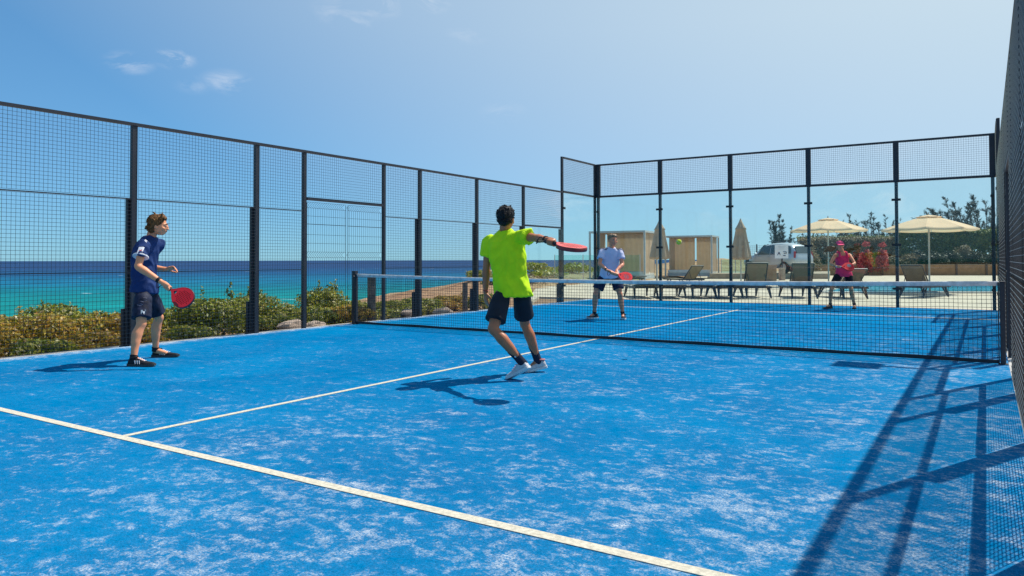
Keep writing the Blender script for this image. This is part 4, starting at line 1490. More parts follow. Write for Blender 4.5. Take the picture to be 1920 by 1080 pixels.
hedge(rp(1688, 57), rp(2050, 55), 0, zat(437, 56), 1.6, 26000, L_HEDGE, 'tall trimmed green hedge behind the right open parasol', .12)
hedge(rp(1505, 58), rp(1690, 57.4), 0, zat(451, 58), 1.6, 14000, L_DRY, 'browner hedge behind the player in pink', .10)
hedge(rp(1500, 61), rp(1700, 60), 1.0, zat(446, 60), 1.5, 5000, L_HEDGE, 'green hedge top showing behind the browner hedge', .10)
k = 0
for u, D, r, h, m, lab in [
    (1700, 55, 1.0, 1.5, L_DRY, 'dry pale shrub at the left end of the green hedge'),
    (1726, 54.6, .85, 1.75, L_DARK, 'dark shrub left of the right parasol\'s pole'),
    (1752, 54.4, .9, 1.65, L_DARK, 'dark shrub right behind the right parasol\'s pole'),
    (1786, 54.8, 1.0, 1.7, L_DARK, 'dark shrub in the middle of the hedge foot right of the pole'),
    (1808, 55.3, 1.0, 2.2, L_DRY, 'dry twiggy shrub high in the hedge near the right fence'),
    (1830, 54.4, .95, 1.6, L_DARK, 'dark shrub at the hedge foot beside the right corner post'),
    (1868, 54.2, .9, 1.7, L_DARK, 'dark shrub at the hedge foot behind the right corner post'),
    (1535, 54.8, .8, 1.8, L_DARK, 'dark shrub left of the pole of the parasol above the pink player'),
    (1600, 55.2, .8, 1.6, L_DARK, 'dark shrub right of the shoulder of the player in pink'),
    (1676, 55.2, .9, 1.45, L_DRY, 'dry pale shrub right of the red flowering shrubs'),
    (1515, 50.5, .9, 2.2, L_DRY, 'dry brown shrub right of the car'),
    (1492, 51, .7, 1.9, L_DARK, 'dark shrub overlapping the rear of the car'),
]:
    p = rp(u, D)
    shrub('garden_shrub', (p.x, p.y, 0), r, h, 2600, m, lab, 'shrubs at the hedge foot', leaf=.085, lobes=9)
for u, w, h, lab in ((1624, .55, 2.35, 'taller red flowering shrub before the brown hedge, right of the player in pink'), (1655, .6, 2.3, 'wider red flowering shrub beside the taller red one')):
    p = rp(u, 52.4)
    root = shrub('red_shrub', (p.x, p.y, 0), w, 1.75, 1500, L_RED, lab, 'red flowering shrubs', leaf=.085, lobes=7)
    P = np.array([p.x, p.y, h - .12]) + sphere_pts(160) * np.array([.30, .30, .2]) * (.4 + .6 * rng.random((160, 1)))
    me = leaves_mesh('flower_cluster', P, sphere_pts(160), .085, .5); me.materials.append(L_RED); link('flower_cluster', me, root, (0, 0, 0))
    MB((p.x, p.y, 0)).bar((p.x, p.y, 1.2), (p.x, p.y, h - .1), .02, 5).build('stem', BARK, root)


def casuarina(loc, h, spread, n, label, lean=(0, 0), grp='feathery trees behind the hedge'):
    """several leaning leaders, each a ragged plume of fine needle sprays"""
    root = empty('casuarina_tree', loc, label, 'tree', grp); L = Vector(loc)
    lz = Vector((lean[0], lean[1], 0))
    tr = MB(loc)
    tr.path([L + Vector((0, 0, -.3)), L + Vector((.05, 0, h * .2)) + lz * h * .05, L + Vector((0, .05, h * .45)) + lz * h * .2], [.17 * h / 6, .13 * h / 6, .08 * h / 6], 7)
    tr.build('trunk', BARK, root)
    lm = MB(loc); P = []; U = []
    nl = 15
    for k in range(nl):
        a = 2 * math.pi * k / nl + random.uniform(-.4, .4); f0 = random.uniform(.08, .42)
        top = h * (1.0 if k == 0 else random.uniform(.52, .93)); rr = 0 if k == 0 else spread * random.uniform(.35, .85)
        b0 = L + Vector((0, 0, h * f0)) + lz * h * f0 * .3
        tip = L + Vector((math.cos(a) * rr, math.sin(a) * rr, top)) + lz * top * 1.5
        mid = b0.lerp(tip, .5) + Vector((math.cos(a) * rr * .22, math.sin(a) * rr * .22, -h * .02))
        pts, rads = chain([b0, mid, tip], [.045 * h / 6, .028 * h / 6, .006], 5)
        lm.path(pts, rads, 5)
        for q in range(int(n / nl * 2.1)):
            f = random.random() ** .8
            i = min(len(pts) - 2, int(f * (len(pts) - 1))); c0 = pts[i].lerp(pts[i + 1], f * (len(pts) - 1) - i)
            ld = (pts[i + 1] - pts[i]).normalized()
            w = Vector((random.gauss(0, 1), random.gauss(0, 1), random.gauss(0, .6))).normalized()
            dr = (ld * .75 + w * .75 + lz * 2.0).normalized()
            ln = (.16 + .34 * (1 - f)) * spread * random.uniform(.5, 1.1)
            e = c0 + dr * ln
            lm.bar(c0, e, .010, 3, .003, caps=False)
            m_ = 22
            t = rng.random((m_, 1)) ** .8
            P.append(np.array(c0) + t * (np.array(e) - np.array(c0)) + rng.normal(0, .03 * h / 6, (m_, 3)))
            U.append(np.tile(np.array(dr), (m_, 1)) + rng.normal(0, .4, (m_, 3)))
    lm.build('limb', BARK, root)
    P = np.concatenate(P); U = np.concatenate(U)
    me = leaves_mesh('crown', P, rng.normal(0, 1, P.shape), .17 * h / 6, .085, .3, up=U, sizevar=.5)
    me.materials.append(L_PINE); link('crown', me, root, (0, 0, 0))
    return root


def tree_at(u, D, vtop, spread, n, label, lean=(0, 0)):
    p = rp(u, D); casuarina((p.x, p.y, 0), zat(vtop, D), spread, n, label, lean)


tree_at(1462, 66, 405, 1.35, 260, 'spiky upright conifer behind the car')
tree_at(1808, 70, 372, 2.6, 190, 'tall leaning feathery tree left of the right corner post', (-.14, -.06))
tree_at(1845, 72, 370, 2.6, 190, 'tall feathery tree at the right corner post', (-.08, -.03))
tree_at(1775, 74, 392, 2.6, 170, 'feathery tree showing left of the tallest ones above the right parasol', (-.14, -.05))
tree_at(1606, 70, 404, 1.9, 110, 'thin feathery tree right above the edge of the parasol over the pink player', (-.08, 0))
tree_at(1637, 72, 402, 1.7, 110, 'thin feathery tree midway between the open parasols', (-.02, 0))
tree_at(1666, 72, 405, 1.9, 120, 'thin feathery tree left of the second last wall post', (-.03, 0))
tree_at(1508, 66, 432, 1.4, 90, 'low feathery tree right of the conifer')
tree_at(1540, 68, 424, 1.6, 90, 'low feathery tree behind the pole of the parasol over the pink player')
tree_at(1735, 76, 398, 1.3, 70, 'small feathery treetop poking above the right parasol')
tree_at(1585, 74, 420, 2.0, 110, 'bushy feathery tree behind the pink player\'s parasol')
tree_at(1690, 76, 425, 2.2, 110, 'bushy low feathery tree left of the right parasol')
tree_at(1895, 74, 380, 2.0, 90, 'feathery tree hidden partly behind the right-hand mesh fence', (-.08, 0))

# ------------------------------------------------------------------ people


def bake(mb, name, voxel, smooth=2):
    me = mb.mesh('tmp')
    o = bpy.data.objects.new('tmp', me); col.objects.link(o)
    rm = o.modifiers.new('r', 'REMESH'); rm.mode = 'VOXEL'; rm.voxel_size = voxel
    if smooth:
        sm = o.modifiers.new('s', 'SMOOTH'); sm.factor = .5; sm.iterations = smooth
    dg = bpy.context.evaluated_depsgraph_get()
    m2 = bpy.data.meshes.new_from_object(o.evaluated_get(dg))
    bpy.data.objects.remove(o); bpy.data.meshes.remove(me)
    m2.name = name
    m2.polygons.foreach_set('use_smooth', [True] * len(m2.polygons))
    return m2


def frame(fwd, up):
    f = Vector(fwd).normalized(); u = Vector(up); u = (u - f * u.dot(f)).normalized(); s = f.cross(u)
    return Matrix((s, f, u)).transposed()      # local x = right, y = forward, z = up


def sring(c, s, f, a, b, n=24, e=2.5):
    r = []
    for k in range(n):
        t = 2 * math.pi * k / n
        ct, st = math.cos(t), math.sin(t)
        r.append(Vector(c) + s * (a * math.copysign(abs(ct) ** (2 / e), ct)) + f * (b * math.copysign(abs(st) ** (2 / e), st)))
    return r


def limb(mb, pts, rad, n=14, ends=True, sub=5):
    p, r = chain(pts, rad, sub); mb.path(p, r, n)
    if ends:
        for q, k in ((p[0], r[0]), (p[-1], r[-1])):
            mb.ell(q, (k * .98,) * 3, None, 12, 8)


def seg_pts(a, b, profile, off=None):
    """profile: (t, radius, sideways offset along off)"""
    a, b = Vector(a), Vector(b)
    return [a.lerp(b, t) + (Vector(off) * o if off is not None else Vector()) for t, r, o in profile], [r for t, r, o in profile]


def hand_grip(mb, wrist, grip, axis, side, k=1.):
    """closed hand round a handle: fingers curl round axis, knuckles on the 'side' away from the wrist's palm"""
    ax = Vector(axis).normalized(); g = Vector(grip); w = Vector(wrist)
    e = (w - g); e = (e - ax * e.dot(ax)); e = e.normalized() if e.length > 1e-3 else Vector(side)
    o = ax.cross(e).normalized()
    if o.dot(Vector(side)) < 0: o = -o
    r = .025 * k
    palm = g + e * .030 * k
    mb.ell(palm.lerp(w, .25), (.024 * k, .040 * k, .044 * k), Matrix((o, (palm - w).normalized(), ax)).transposed(), 12, 8)
    limb(mb, [w, w.lerp(palm, .5), palm], [.026 * k, .030 * k, .026 * k], 10)
    for i in range(4):
        c = g + ax * ((i - 1.5) * .0195 * k)
        pts = []
        for q, a in enumerate((20, 70, 125, 180, 235, 285)):
            t = math.radians(a) - math.pi / 2 * 0
            pts.append(c + (e * math.cos(t) + o * math.sin(t)) * (r + (.004 if q == 2 else 0)) * (1. if i < 3 else .93))
        limb(mb, pts, [.0095 * k, .0100 * k, .0095 * k, .009 * k, .0085 * k, .0075 * k], 8, True, 3)
    c = g + ax * (2.1 * .0195 * k)
    pts = [w.lerp(palm, .7) + ax * .02 * k - o * .012 * k] + [c + (e * math.cos(math.radians(a)) + o * math.sin(math.radians(a))) * r for a in (-35, -85, -135)]
    limb(mb, pts, [.013 * k, .0115 * k, .0105 * k, .0085 * k], 8, True, 3)


def hand_open(mb, wrist, dirv, palm_n, curl=.35, k=1., thumb=1):
    """relaxed hand: palm then four fingers of unequal length, thumb from the side of the palm near its base"""
    d = Vector(dirv).normalized(); n = Vector(palm_n); n = (n - d * n.dot(d)).normalized(); s = d.cross(n).normalized() * thumb
    w = Vector(wrist)
    M = Matrix((s, d, n)).transposed()
    mb.ell(w + d * .048 * k, (.038 * k, .052 * k, .016 * k), M, 12, 8)
    limb(mb, [w - d * .02, w + d * .02 * k], [.026 * k, .024 * k], 10)
    for i, ln in enumerate((.070, .078, .073, .058)):
        b = w + d * .088 * k + s * ((1.5 - i) * .0185 * k)
        pts = [b - d * .02]; dd = d.copy()
        p = b.copy(); pts.append(p.copy())
        for q in range(3):
            dd = (dd * math.cos(curl) + n * math.sin(curl)).normalized()
            p = p + dd * ln * k * (.42, .32, .26)[q]; pts.append(p.copy())
        limb(mb, pts, [.0095 * k, .0098 * k, .0090 * k, .0085 * k, .007 * k], 8, True, 3)
    b = w + d * .022 * k + s * .03 * k
    t1 = (d * .75 + s * .6 + n * .35).normalized(); t2 = (d * .95 + s * .15 + n * .35).normalized()
    limb(mb, [b - s * .015, b + t1 * .035 * k, b + t1 * .035 * k + t2 * .03 * k, b + t1 * .035 * k + t2 * .055 * k], [.015 * k, .0125 * k, .0105 * k, .008 * k], 8, True, 3)


def head(mb, c, M, k=1.):
    c = Vector(c)

    def E(p, r, rot=None): mb.ell(c + M @ (Vector(p) * k), tuple(x * k for x in r), M if rot is None else M @ rot, 18, 14)
    E((0, -.012, .030), (.076, .096, .088))
    E((0, .020, -.020), (.064, .078, .092))
    E((0, .046, -.082), (.036, .036, .030))
    E((0, .030, -.068), (.054, .050, .030))
    E((0, .092, -.022), (.0115, .020, .026), Matrix.Rotation(-.35, 3, 'X'))
    E((0, .106, -.038), (.014, .013, .010))
    E((0, .078, .012), (.050, .020, .013))
    for s in (-1, 1):
        E((s * .074, -.008, -.016), (.011, .020, .031))
        E((s * .042, .062, -.034), (.024, .024, .022))
        E((s * .030, .088, -.002), (.014, .010, .010))
    E((0, .086, -.060), (.023, .014, .007)); E((0, .085, -.072), (.021, .013, .007))


def cloth_folds(me, amp, axis, scale=9.5, seed=0.):
    """push vertices along their normals in soft ridges that run across the garment"""
    me.update()
    n_ = len(me.vertices)
    co = np.empty(n_ * 3, np.float32); no = np.empty(n_ * 3, np.float32)
    me.vertices.foreach_get('co', co); me.vertices.foreach_get('normal', no)
    co = co.reshape(-1, 3); no = no.reshape(-1, 3)
    ax = Vector(axis).normalized()
    sx = ax.cross(Vector((.3, .8, .1))).normalized(); sy = ax.cross(sx)
    a_, x_, y_ = co @ np.array(ax), co @ np.array(sx), co @ np.array(sy)
    Qs = np.stack([x_ * scale + a_ * scale * .55, y_ * scale, a_ * scale * .42 + seed], 1).tolist()
    d = np.array([(1 - abs(mnoise.noise(q)) * 2.2) * .7 + mnoise.noise((q[0] * 2.1 + 7, q[1] * 2.1 + 3, q[2] * 2.1 + seed)) * .5 for q in Qs], np.float32)
    d = np.maximum(d, -.35)
    me.vertices.foreach_set('co', (co + no * (amp * d)[:, None]).ravel())
    me.update()


SKIN_L = mat('tanned_skin', (.84, .325, .155), .5, 0, .10, 9, .1, 120)
SKIN_D = mat('brown_skin', (.46, .150, .062), .45, 0, .10, 9, .1, 120)
SKIN_R = mat('sunburnt_skin', (.78, .285, .15), .5, 0, .10, 9, .1, 120)
HAIR_B = mat('brown_hair', (.075, .032, .012), .6, 0, .5, 40, .5, 90, color2=(.24, .11, .035), spec=.2)
HAIR_K = mat('black_hair', (.006, .006, .008), .6, 0, .4, 40, .4, 90, spec=.3)
HAIR_F = mat('fair_hair', (.20, .115, .055), .55, 0, .4, 40, .6, 90, color2=(.34, .22, .12))
NAVY = mat('navy_jersey', (.016, .040, .14), .75, 0, .12, 14, .35, 160, spec=.18)
NAVYS = mat('dark_print_shorts', (.008, .010, .022), .6, 0, .3, 16, .3, 120, color2=(.03, .035, .07), detail=7, spec=.18)
NEON = mat('neon_yellow_green_shirt', (.58, .86, .012), .7, 0, .06, 12, .3, 160, spec=.18)
CHAR = mat('charcoal_shorts', (.016, .020, .030), .7, 0, .15, 12, .3, 140, spec=.18)
SOCK = mat('dark_socks', (.022, .026, .045), .9, 0, .15, 40, .4, 200, spec=.18)
LAV = mat('pale_lavender_shirt', (.62, .62, .78), .75, 0, .06, 12, .3, 160, spec=.18)
NAVY2 = mat('navy_shorts', (.010, .014, .050), .75, 0, .15, 12, .3, 140, spec=.18)
PINK = mat('pink_tank_top', (.97, .055, .145), .7, 0, .08, 12, .3, 140, spec=.18)
PINKC = mat('pink_cap', (.86, .10, .22), .75, 0, .08, 12, .3, 140, spec=.18)
BLACKS = mat('black_tight_shorts', (.010, .010, .013), .6, 0, .2, 12, .2, 140, spec=.18)
SHOEK = mat('black_shoe', (.018, .018, .022), .5, 0, .25, 20, .3, 100, spec=.18)
SHOEW = mat('light_grey_shoe', (.56, .53, .53), .6, 0, .12, 14, .3, 100)
SOLEW = mat('white_sole', (.66, .64, .62), .6, 0, .08, 12)
SOLEK = mat('dark_sole', (.05, .048, .045), .7, 0, .2, 12)
PINKT = mat('coral_trim', (.55, .16, .16), .6, 0, .1, 12)
WHITEC = mat('white_cloth', (.74, .74, .76), .8, 0, .06, 12)
SKYB = mat('light_blue_print', (.20, .52, .68), .7, 0, .1, 12)
REDP = mat('red_print', (.50, .05, .06), .6, 0, .1, 12)
EYEW = mat('eye_white', (.7, .68, .66), .3, 0, .02, 5)
EYEK = mat('eye_dark', (.02, .014, .01), .2, 0, .1, 5)
BROW = mat('brow_hair', (.05, .028, .016), .7, 0, .2, 30)
LIPS = mat('lips', (.36, .14, .11), .5, 0, .1, 12)


class Person:
    def __init__(s, base, label, J, skin, k=1.):
        s.base = Vector(base); s.J = {a: Vector(b) for a, b in J.items()}; s.k = k; s.skin = skin
        s.root = empty('person', base, label, 'person', 'padel players')
        J = s.J
        s.up = (J['neck'] - J['pelvis']).normalized()
        s.ss = (J['shR'] - J['shL']).normalized(); s.sh = (J['hipR'] - J['hipL']).normalized()
        s.fs = s.up.cross(s.ss).normalized(); s.fh = s.up.cross(s.sh).normalized()
        s.mb = MB(base)

    def spine(s, t):
        P, N = s.J['pelvis'], s.J['neck']
        c = P.lerp(N, t) - s.fs * (.035 * math.sin(math.pi * min(max(t, 0), 1)) * s.J.get('_bend', Vector((1, 0, 0))).x)
        w = min(max(t, 0), 1)
        sd = s.sh.lerp(s.ss, w).normalized(); f = s.up.cross(sd).normalized()
        return c, sd, f

    def torso(s, mb, prof, e=2.5):
        rings = []
        for t, a, b in prof:
            c, sd, f = s.spine(t); rings.append(sring(c, sd, f, a, b, 28, e))
        mb.rings(rings)

    def body(s, hM, hands, female=False):
        J, mb, k = s.J, s.mb, s.k
        s.torso(mb, [(-.12, .10 * k, .08 * k), (-.04, .145 * k, .095 * k), (.08, .150 * k, .095 * k), (.30, .125 * k, .085 * k), (.60, .145 * k, .098 * k), (.82, .155 * k, .085 * k), (.93, .12 * k, .065 * k), (1.0, .06 * k, .055 * k)])
        hc = J['head']; nb = J['neck']
        limb(mb, [nb - s.up * .05, nb, nb.lerp(hc, .6) + hM @ Vector((0, -.022, 0))], [.062 * k, .054 * k, .052 * k], 14)
        head(mb, hc, hM, s.J.get('_hk', Vector((1, 0, 0))).x)
        for S in 'RL':
            sh, el, wr = J['sh' + S], J['el' + S], J['wr' + S]
            p1, r1 = seg_pts(sh, el, [(0, .046, 0), (.2, .049, 0), (.5, .046, 0), (.85, .039, 0)])
            p2, r2 = seg_pts(el, wr, [(0, .038, 0), (.22, .043, 0), (.55, .035, 0), (.9, .0265, 0), (1., .0255, 0)])
            kk = k * (.86 if female else 1)
            limb(mb, [sh.lerp(J['neck'], .45) - s.up * .06] + [q - s.up * .012 * (1 - i / 3) for i, q in enumerate(p1)] + p2, [.042 * kk] + [r * kk for r in r1 + r2], 14)
            hp, kn, an = J['hip' + S], J['kne' + S], J['ank' + S]
            back = -s.fh
            p1, r1 = seg_pts(hp, kn, [(.10, .070, 0), (.3, .078, 0), (.65, .066, 0), (.92, .054, 0)])
            sb_ = (kn - hp).cross(an - kn)
            cb = (back - (an - kn).normalized() * back.dot((an - kn).normalized())).normalized()
            p2, r2 = seg_pts(kn, an, [(.0, .0530, -.004), (.12, .050, .004), (.30, .0565, .016), (.5, .050, .014), (.75, .038, .006), (.95, .0330, 0), (1., .035, 0)], cb)
            kk = k * (.96 if female else 1)
            limb(mb, p1 + p2, [r * kk for r in r1 + r2], 16)
            ft = J.get('toe' + S)
            if ft is not None:
                limb(mb, [an, an.lerp(ft, .45)], [.034 * k, .03 * k], 10)
        for h in hands:
            if h[0] == 'grip': hand_grip(mb, *h[1:])
            else: hand_open(mb, *h[1:])
        me = bake(mb, 'body', .0062, 2)
        me.materials.append(s.skin)
        s.bodyo = link('body', me, s.root, s.base)
        return s.bodyo

    def face(s, hM, k=1.):
        c = s.J['head']
        for sg in (-1, 1):
            e = MB(s.base); e.ell(c + hM @ (Vector((sg * .030, .0895, -.003)) * k), (.0115 * k, .008 * k, .0075 * k), hM, 10, 8)
            o = e.build('eye', EYEW, s.root, smooth=True)
            e = MB(s.base); e.ell(c + hM @ (Vector((sg * .030, .0955, -.003)) * k), (.0055 * k, .003 * k, .0055 * k), hM, 10, 6)
            e.build('iris', EYEK, o, smooth=True)
            e = MB(s.base); e.path([c + hM @ (Vector(p) * k) for p in ((sg * .014, .0985, .016), (sg * .030, .0975, .021), (sg * .046, .086, .016))], [.0035 * k, .0045 * k, .003 * k], 6)
            e.build('eyebrow', BROW, s.root)
        e = MB(s.base); e.ell(c + hM @ (Vector((0, .0945, -.066)) * k), (.021 * k, .007 * k, .0065 * k), hM, 12, 6)
        e.build('mouth', LIPS, s.root, smooth=True)

    def garment(s, name, mb, m, amp=.006, axis=None, voxel=.0075, smooth=4, seed=0., scale=9.5):
        me = bake(mb, name, voxel, smooth)
        if amp: cloth_folds(me, amp, axis or s.up, scale, seed)
        me.materials.append(m)
        o = link(name, me, s.root, s.base)
        return o

    def shirt(s, m, prof, sleeve, sl_r, amp=.007, seed=0.):
        mb = MB(s.base); J = s.J
        s.torso(mb, prof)
        for S in 'RL':
            sh, el = J['sh' + S], J['el' + S]
            a = sh.lerp(J['neck'], .5) - s.up * .055
            d = (el - sh)
            mb.path(*chain([a - s.up * .02, sh - s.up * .022, sh + d * sleeve * .55, sh + d * sleeve], [.056, .060 * sl_r, .063 * sl_r, .069 * sl_r]), 18)
            q0, q1 = J['neck'] + s.up * .012, sh + s.up * .002
            mb.path([q0.lerp(q1, .12) - s.up * .035, q0.lerp(q1, .45) - s.up * .045, q0.lerp(q1, .8) - s.up * .05, q1 - s.up * .055], [.056, .056, .055, .052], 14)
        o = s.garment('shirt', mb, m, amp, seed=seed)
        return o

    def shorts(s, m, frac, r0, r1, amp=.005, top=.20, wa=.165, seed=1., tight=False):
        mb = MB(s.base); J = s.J
        g = .012 if not tight else -.004
        s.torso(mb, [(-.16, .10, .085), (-.10, .150 + g, .105 + g), (0, wa + g, .112 + g), (.10, wa - .004 + g, .108 + g), (top, wa - .018 + g, .100 + g)])
        for S in 'RL':
            hp, kn = J['hip' + S], J['kne' + S]
            mb.path(*chain([hp.lerp(kn, .10), hp.lerp(kn, frac * .35), hp.lerp(kn, frac * .7), hp.lerp(kn, frac)], [r0 * .74, r0 * .97, (r0 + r1) / 2, r1]), 20)
        return s.garment('shorts', mb, m, amp, seed=seed)

    def sock(s, S, m, f0, f1=1.02, r=.042):
        J = s.J; b = MB(s.base); kn, an = J['kne' + S], J['ank' + S]
        b.path(*chain([kn.lerp(an, f0), kn.lerp(an, (f0 + f1) / 2), kn.lerp(an, f1)], [r + .004, r - .002, r]), 16)
        b.build('sock', m, s.root, smooth=True)

    def shoe(s, S, m, sole_m, stripe=None, k=1., up=None, tongue=None):
        J = s.J; heel, toe, an = J['heel' + S], J['toe' + S], J['ank' + S]
        ax = (toe - heel); L = ax.length; ax.normalize()
        u = Vector(up) if up is not None else Vector((0, 0, 1)); u = (u - ax * u.dot(ax)).normalized(); sd = ax.cross(u)
        bend = 0
        PR = [(0, .020, .050, .004), (.03, .030, .078, 0), (.12, .0355, .096, 0), (.27, .0365, .100, 0), (.40, .0385, .086, 0), (.55, .043, .068, 0), (.72, .0465, .055, 0), (.87, .042, .048, .002), (.96, .029, .040, .006), (1.0, .014, .030, .010)]
        rings = []
        for t, w, h, b0 in PR:
            c = heel + ax * (t * L); rings.append([c + sd * (w * k * x) + u * (b0 + .018 + (h - .018) * z * k) for x, z in ((-.93, 0), (-1.0, .22), (-.97, .45), (-.78, .75), (-.42, .95), (0, 1.0), (.42, .95), (.78, .75), (.97, .45), (1.0, .22), (.93, 0), (0, 0))])
        b = MB(s.base); b.rings(rings)
        o = b.build('shoe', m, s.root, smooth=True)
        sb_ = o.modifiers.new('s', 'SUBSURF'); sb_.levels = 1; sb_.render_levels = 1
        rings = []
        for t, w, h, b0 in PR:
            c = heel + ax * (t * (L + .012) - .006); ww = w * k + .004
            rings.append([c + sd * (ww * x) + u * (b0 + z) for x, z in ((-1, .002), (-1.02, .014), (-1, .026), (1, .026), (1.02, .014), (1, .002))])
        b = MB(s.base); b.rings(rings); b.build('sole', sole_m, o)
        # padded collar, laces and side stripes
        c = heel + ax * (.20 * L) + u * .092 * k
        b = MB(s.base)
        b.path([c + ax * (.040 * math.cos(a)) + sd * (.033 * math.sin(a)) + u * (.010 * math.cos(a)) for a in [2 * math.pi * i / 14 for i in range(15)]], .009, 6)
        b.build('collar', tongue or m, o, smooth=True)
        b = MB(s.base)
        for i in range(4):
            t = .42 + .07 * i; h = .086 - .20 * (t - .40) * .6
            c = heel + ax * (t * L) + u * (h * k * 1.0 + .004)
            b.bar(c - sd * .022, c + sd * .022, .0035, 5)
        b.build('laces', WHITEC if m is not SHOEW else PINKT, o)
        if stripe is not None:
            for i in range(3):
                for sg in (-1, 1):
                    b = MB(s.base); t = .36 + .085 * i
                    w0 = .0395 + .0005 * i
                    a0 = heel + ax * (t * L) + u * .030 + sd * sg * (w0 * k + .005 + .0015 * i)
                    a1 = heel + ax * ((t + .07) * L - .02) + u * .030 + sd * sg * (w0 * k + .005 + .0015 * i)
                    t2 = t + .085 - .0
                    q = heel + ax * ((t - .06) * L) + u * .066 * k + sd * sg * (.0345 * k)
                    q2 = heel + ax * ((t - .02) * L) + u * .066 * k + sd * sg * (.0345 * k)
                    n = sd * sg * .004
                    b.add([a0, a1, q2, q, a0 + n, a1 + n, q2 + n, q + n], [(0, 1, 2, 3), (4, 5, 6, 7), (0, 1, 5, 4), (1, 2, 6, 5), (2, 3, 7, 6), (3, 0, 4, 7)])
                    b.build('stripe', stripe, o)
        return o

    def band(s, name, a, b, t0, t1, r, m, parent=None):
        q = MB(s.base); A = Vector(a).lerp(Vector(b), t0); B = Vector(a).lerp(Vector(b), t1)
        q.bar(A, B, r, 18, r); return q.build(name, m, parent or s.root, smooth=False, bevel=.003)

    def decal(s, name, garment, centre, normal, upv, poly, m, off=.003):
        """a print on a garment: each point of the outline is dropped on to the cloth"""
        bv = BVHTree.FromPolygons([v.co.copy() for v in garment.data.vertices], [tuple(p.vertices) for p in garment.data.polygons])
        n = Vector(normal).normalized(); u = Vector(upv); u = (u - n * u.dot(n)).normalized(); r = u.cross(n)
        c = Vector(centre) - s.base
        pts = []
        for x, y in poly:
            o = c + r * x + u * y + n * .25
            h, hn, i, d = bv.ray_cast(o, -n, .6)
            pts.append((h + hn * off) if h is not None else None)
        ok = [p for p in pts if p is not None]
        if len(ok) < 3: return None
        b = MB(); b.add(ok, [tuple(range(len(ok)))])
        return b.build(name, m, garment, loc=s.base)

    def ribbon(s, name, garment, path, normals, width, m, off=.004):
        k_ = 5
        path, normals = ([Vector(l[i]).lerp(Vector(l[i + 1]), q / k_) for i in range(len(l) - 1) for q in range(k_)] + [Vector(l[-1])] for l in (path, normals))
        bv = BVHTree.FromPolygons([v.co.copy() for v in garment.data.vertices], [tuple(p.vertices) for p in garment.data.polygons])
        L = []; Rr = []
        for i, p in enumerate(path):
            p = Vector(p); d = (Vector(path[min(i + 1, len(path) - 1)]) - Vector(path[max(i - 1, 0)])).normalized()
            n = Vector(normals[i]).normalized(); sd = d.cross(n).normalized()
            for lst, sg in ((L, -1), (Rr, 1)):
                o = p - s.base + sd * sg * width / 2 + n * .2
                h, hn, k, dd = bv.ray_cast(o, -n, .5)
                lst.append((h + hn * off) if h is not None else (p - s.base + sd * sg * width / 2))
        b = MB(); n = len(L)
        b.add(L + Rr, [(i, i + 1, n + i + 1, n + i) for i in range(n - 1)])
        return b.build(name, m, garment, loc=s.base)

    def hair(s, hM, lobes, tufts, m, tl=.035, seed=1, k=1., name='hair'):
        c = s.J['head']; mb = MB(s.base); rnd = random.Random(seed)
        for p, r in lobes:
            mb.ell(c + hM @ (Vector(p) * k), tuple(x * k for x in r), hM, 18, 14)
        for i in range(tufts):
            p, r = lobes[rnd.randrange(len(lobes))]
            a = rnd.uniform(0, 6.28); z = rnd.uniform(-.5, 1)
            d = Vector((math.cos(a) * math.sqrt(1 - z * z), math.sin(a) * math.sqrt(1 - z * z), z))
            q = Vector((p[0] + d.x * r[0] * .93, p[1] + d.y * r[1] * .93, p[2] + d.z * r[2] * .93))
            if q.y > .062 and q.z < .05: continue
            t = (d * .5 + Vector((rnd.uniform(-.5, .5), rnd.uniform(-.9, .3), rnd.uniform(-1.0, .5)))).normalized()
            pts = [q, q + t * tl * .55 + d * .006, q + t * tl]
            mb.path([c + hM @ (x * k) for x in pts], [.013 * k, .010 * k, .003 * k], 6)
        me = bake(mb, name, .0055, 1)
        me.update(); n_ = len(me.vertices)
        co = np.empty(n_ * 3, np.float32); no = np.empty(n_ * 3, np.float32)
        me.vertices.foreach_get('co', co); me.vertices.foreach_get('normal', no)
        co = co.reshape(-1, 3); no = no.reshape(-1, 3)
        lo = (co + np.array(s.base - c, np.float32)) @ np.array(hM, np.float32)
        d = np.array([mnoise.noise((q[0] * 75, q[1] * 30, q[2] * 24)) for q in lo.tolist()], np.float32)
        me.vertices.foreach_set('co', (co + no * (.0045 * d)[:, None]).ravel()); me.update()
        me.materials.append(m)
        ho = link(name, me, s.root, s.base)
        st = MB(s.base)
        for i in range(420):
            p, r = lobes[rnd.randrange(min(2, len(lobes)))]
            a = rnd.uniform(0, 6.28); z = rnd.uniform(-.35, .98)
            d = Vector((math.cos(a) * math.sqrt(1 - z * z), math.sin(a) * math.sqrt(1 - z * z), z))
            flow = Vector((d.x * .5, d.y * .6 - .15 + (.5 if d.y > .3 else 0), -.75)) + Vector((rnd.uniform(-.4, .4), rnd.uniform(-.4, .4), rnd.uniform(-.2, .3)))
            pts = []
            for q in range(4):
                e = (d + flow * .16 * q * tl / .03 * .6).normalized()
                pts.append(Vector((p[0] + e.x * r[0], p[1] + e.y * r[1], p[2] + e.z * r[2])) + e * (.003 + .004 * (q == 2)))
            if pts[-1].y > .060 and pts[-1].z < .045: continue
            st.path([c + hM @ (x * k) for x in pts], [.0022, .0024, .002, .0008], 4)
        tag(st.build('hair_strands', m, ho), kind='stuff')
        return ho


HOLES = []
for j in range(-4, 5):
    for i in range(-4, 5):
        x = i * .021 + (.0105 if j % 2 else 0); y_ = j * .0185
        if (x / .094) ** 2 + (y_ / .084) ** 2 < 1: HOLES.append((x, y_))


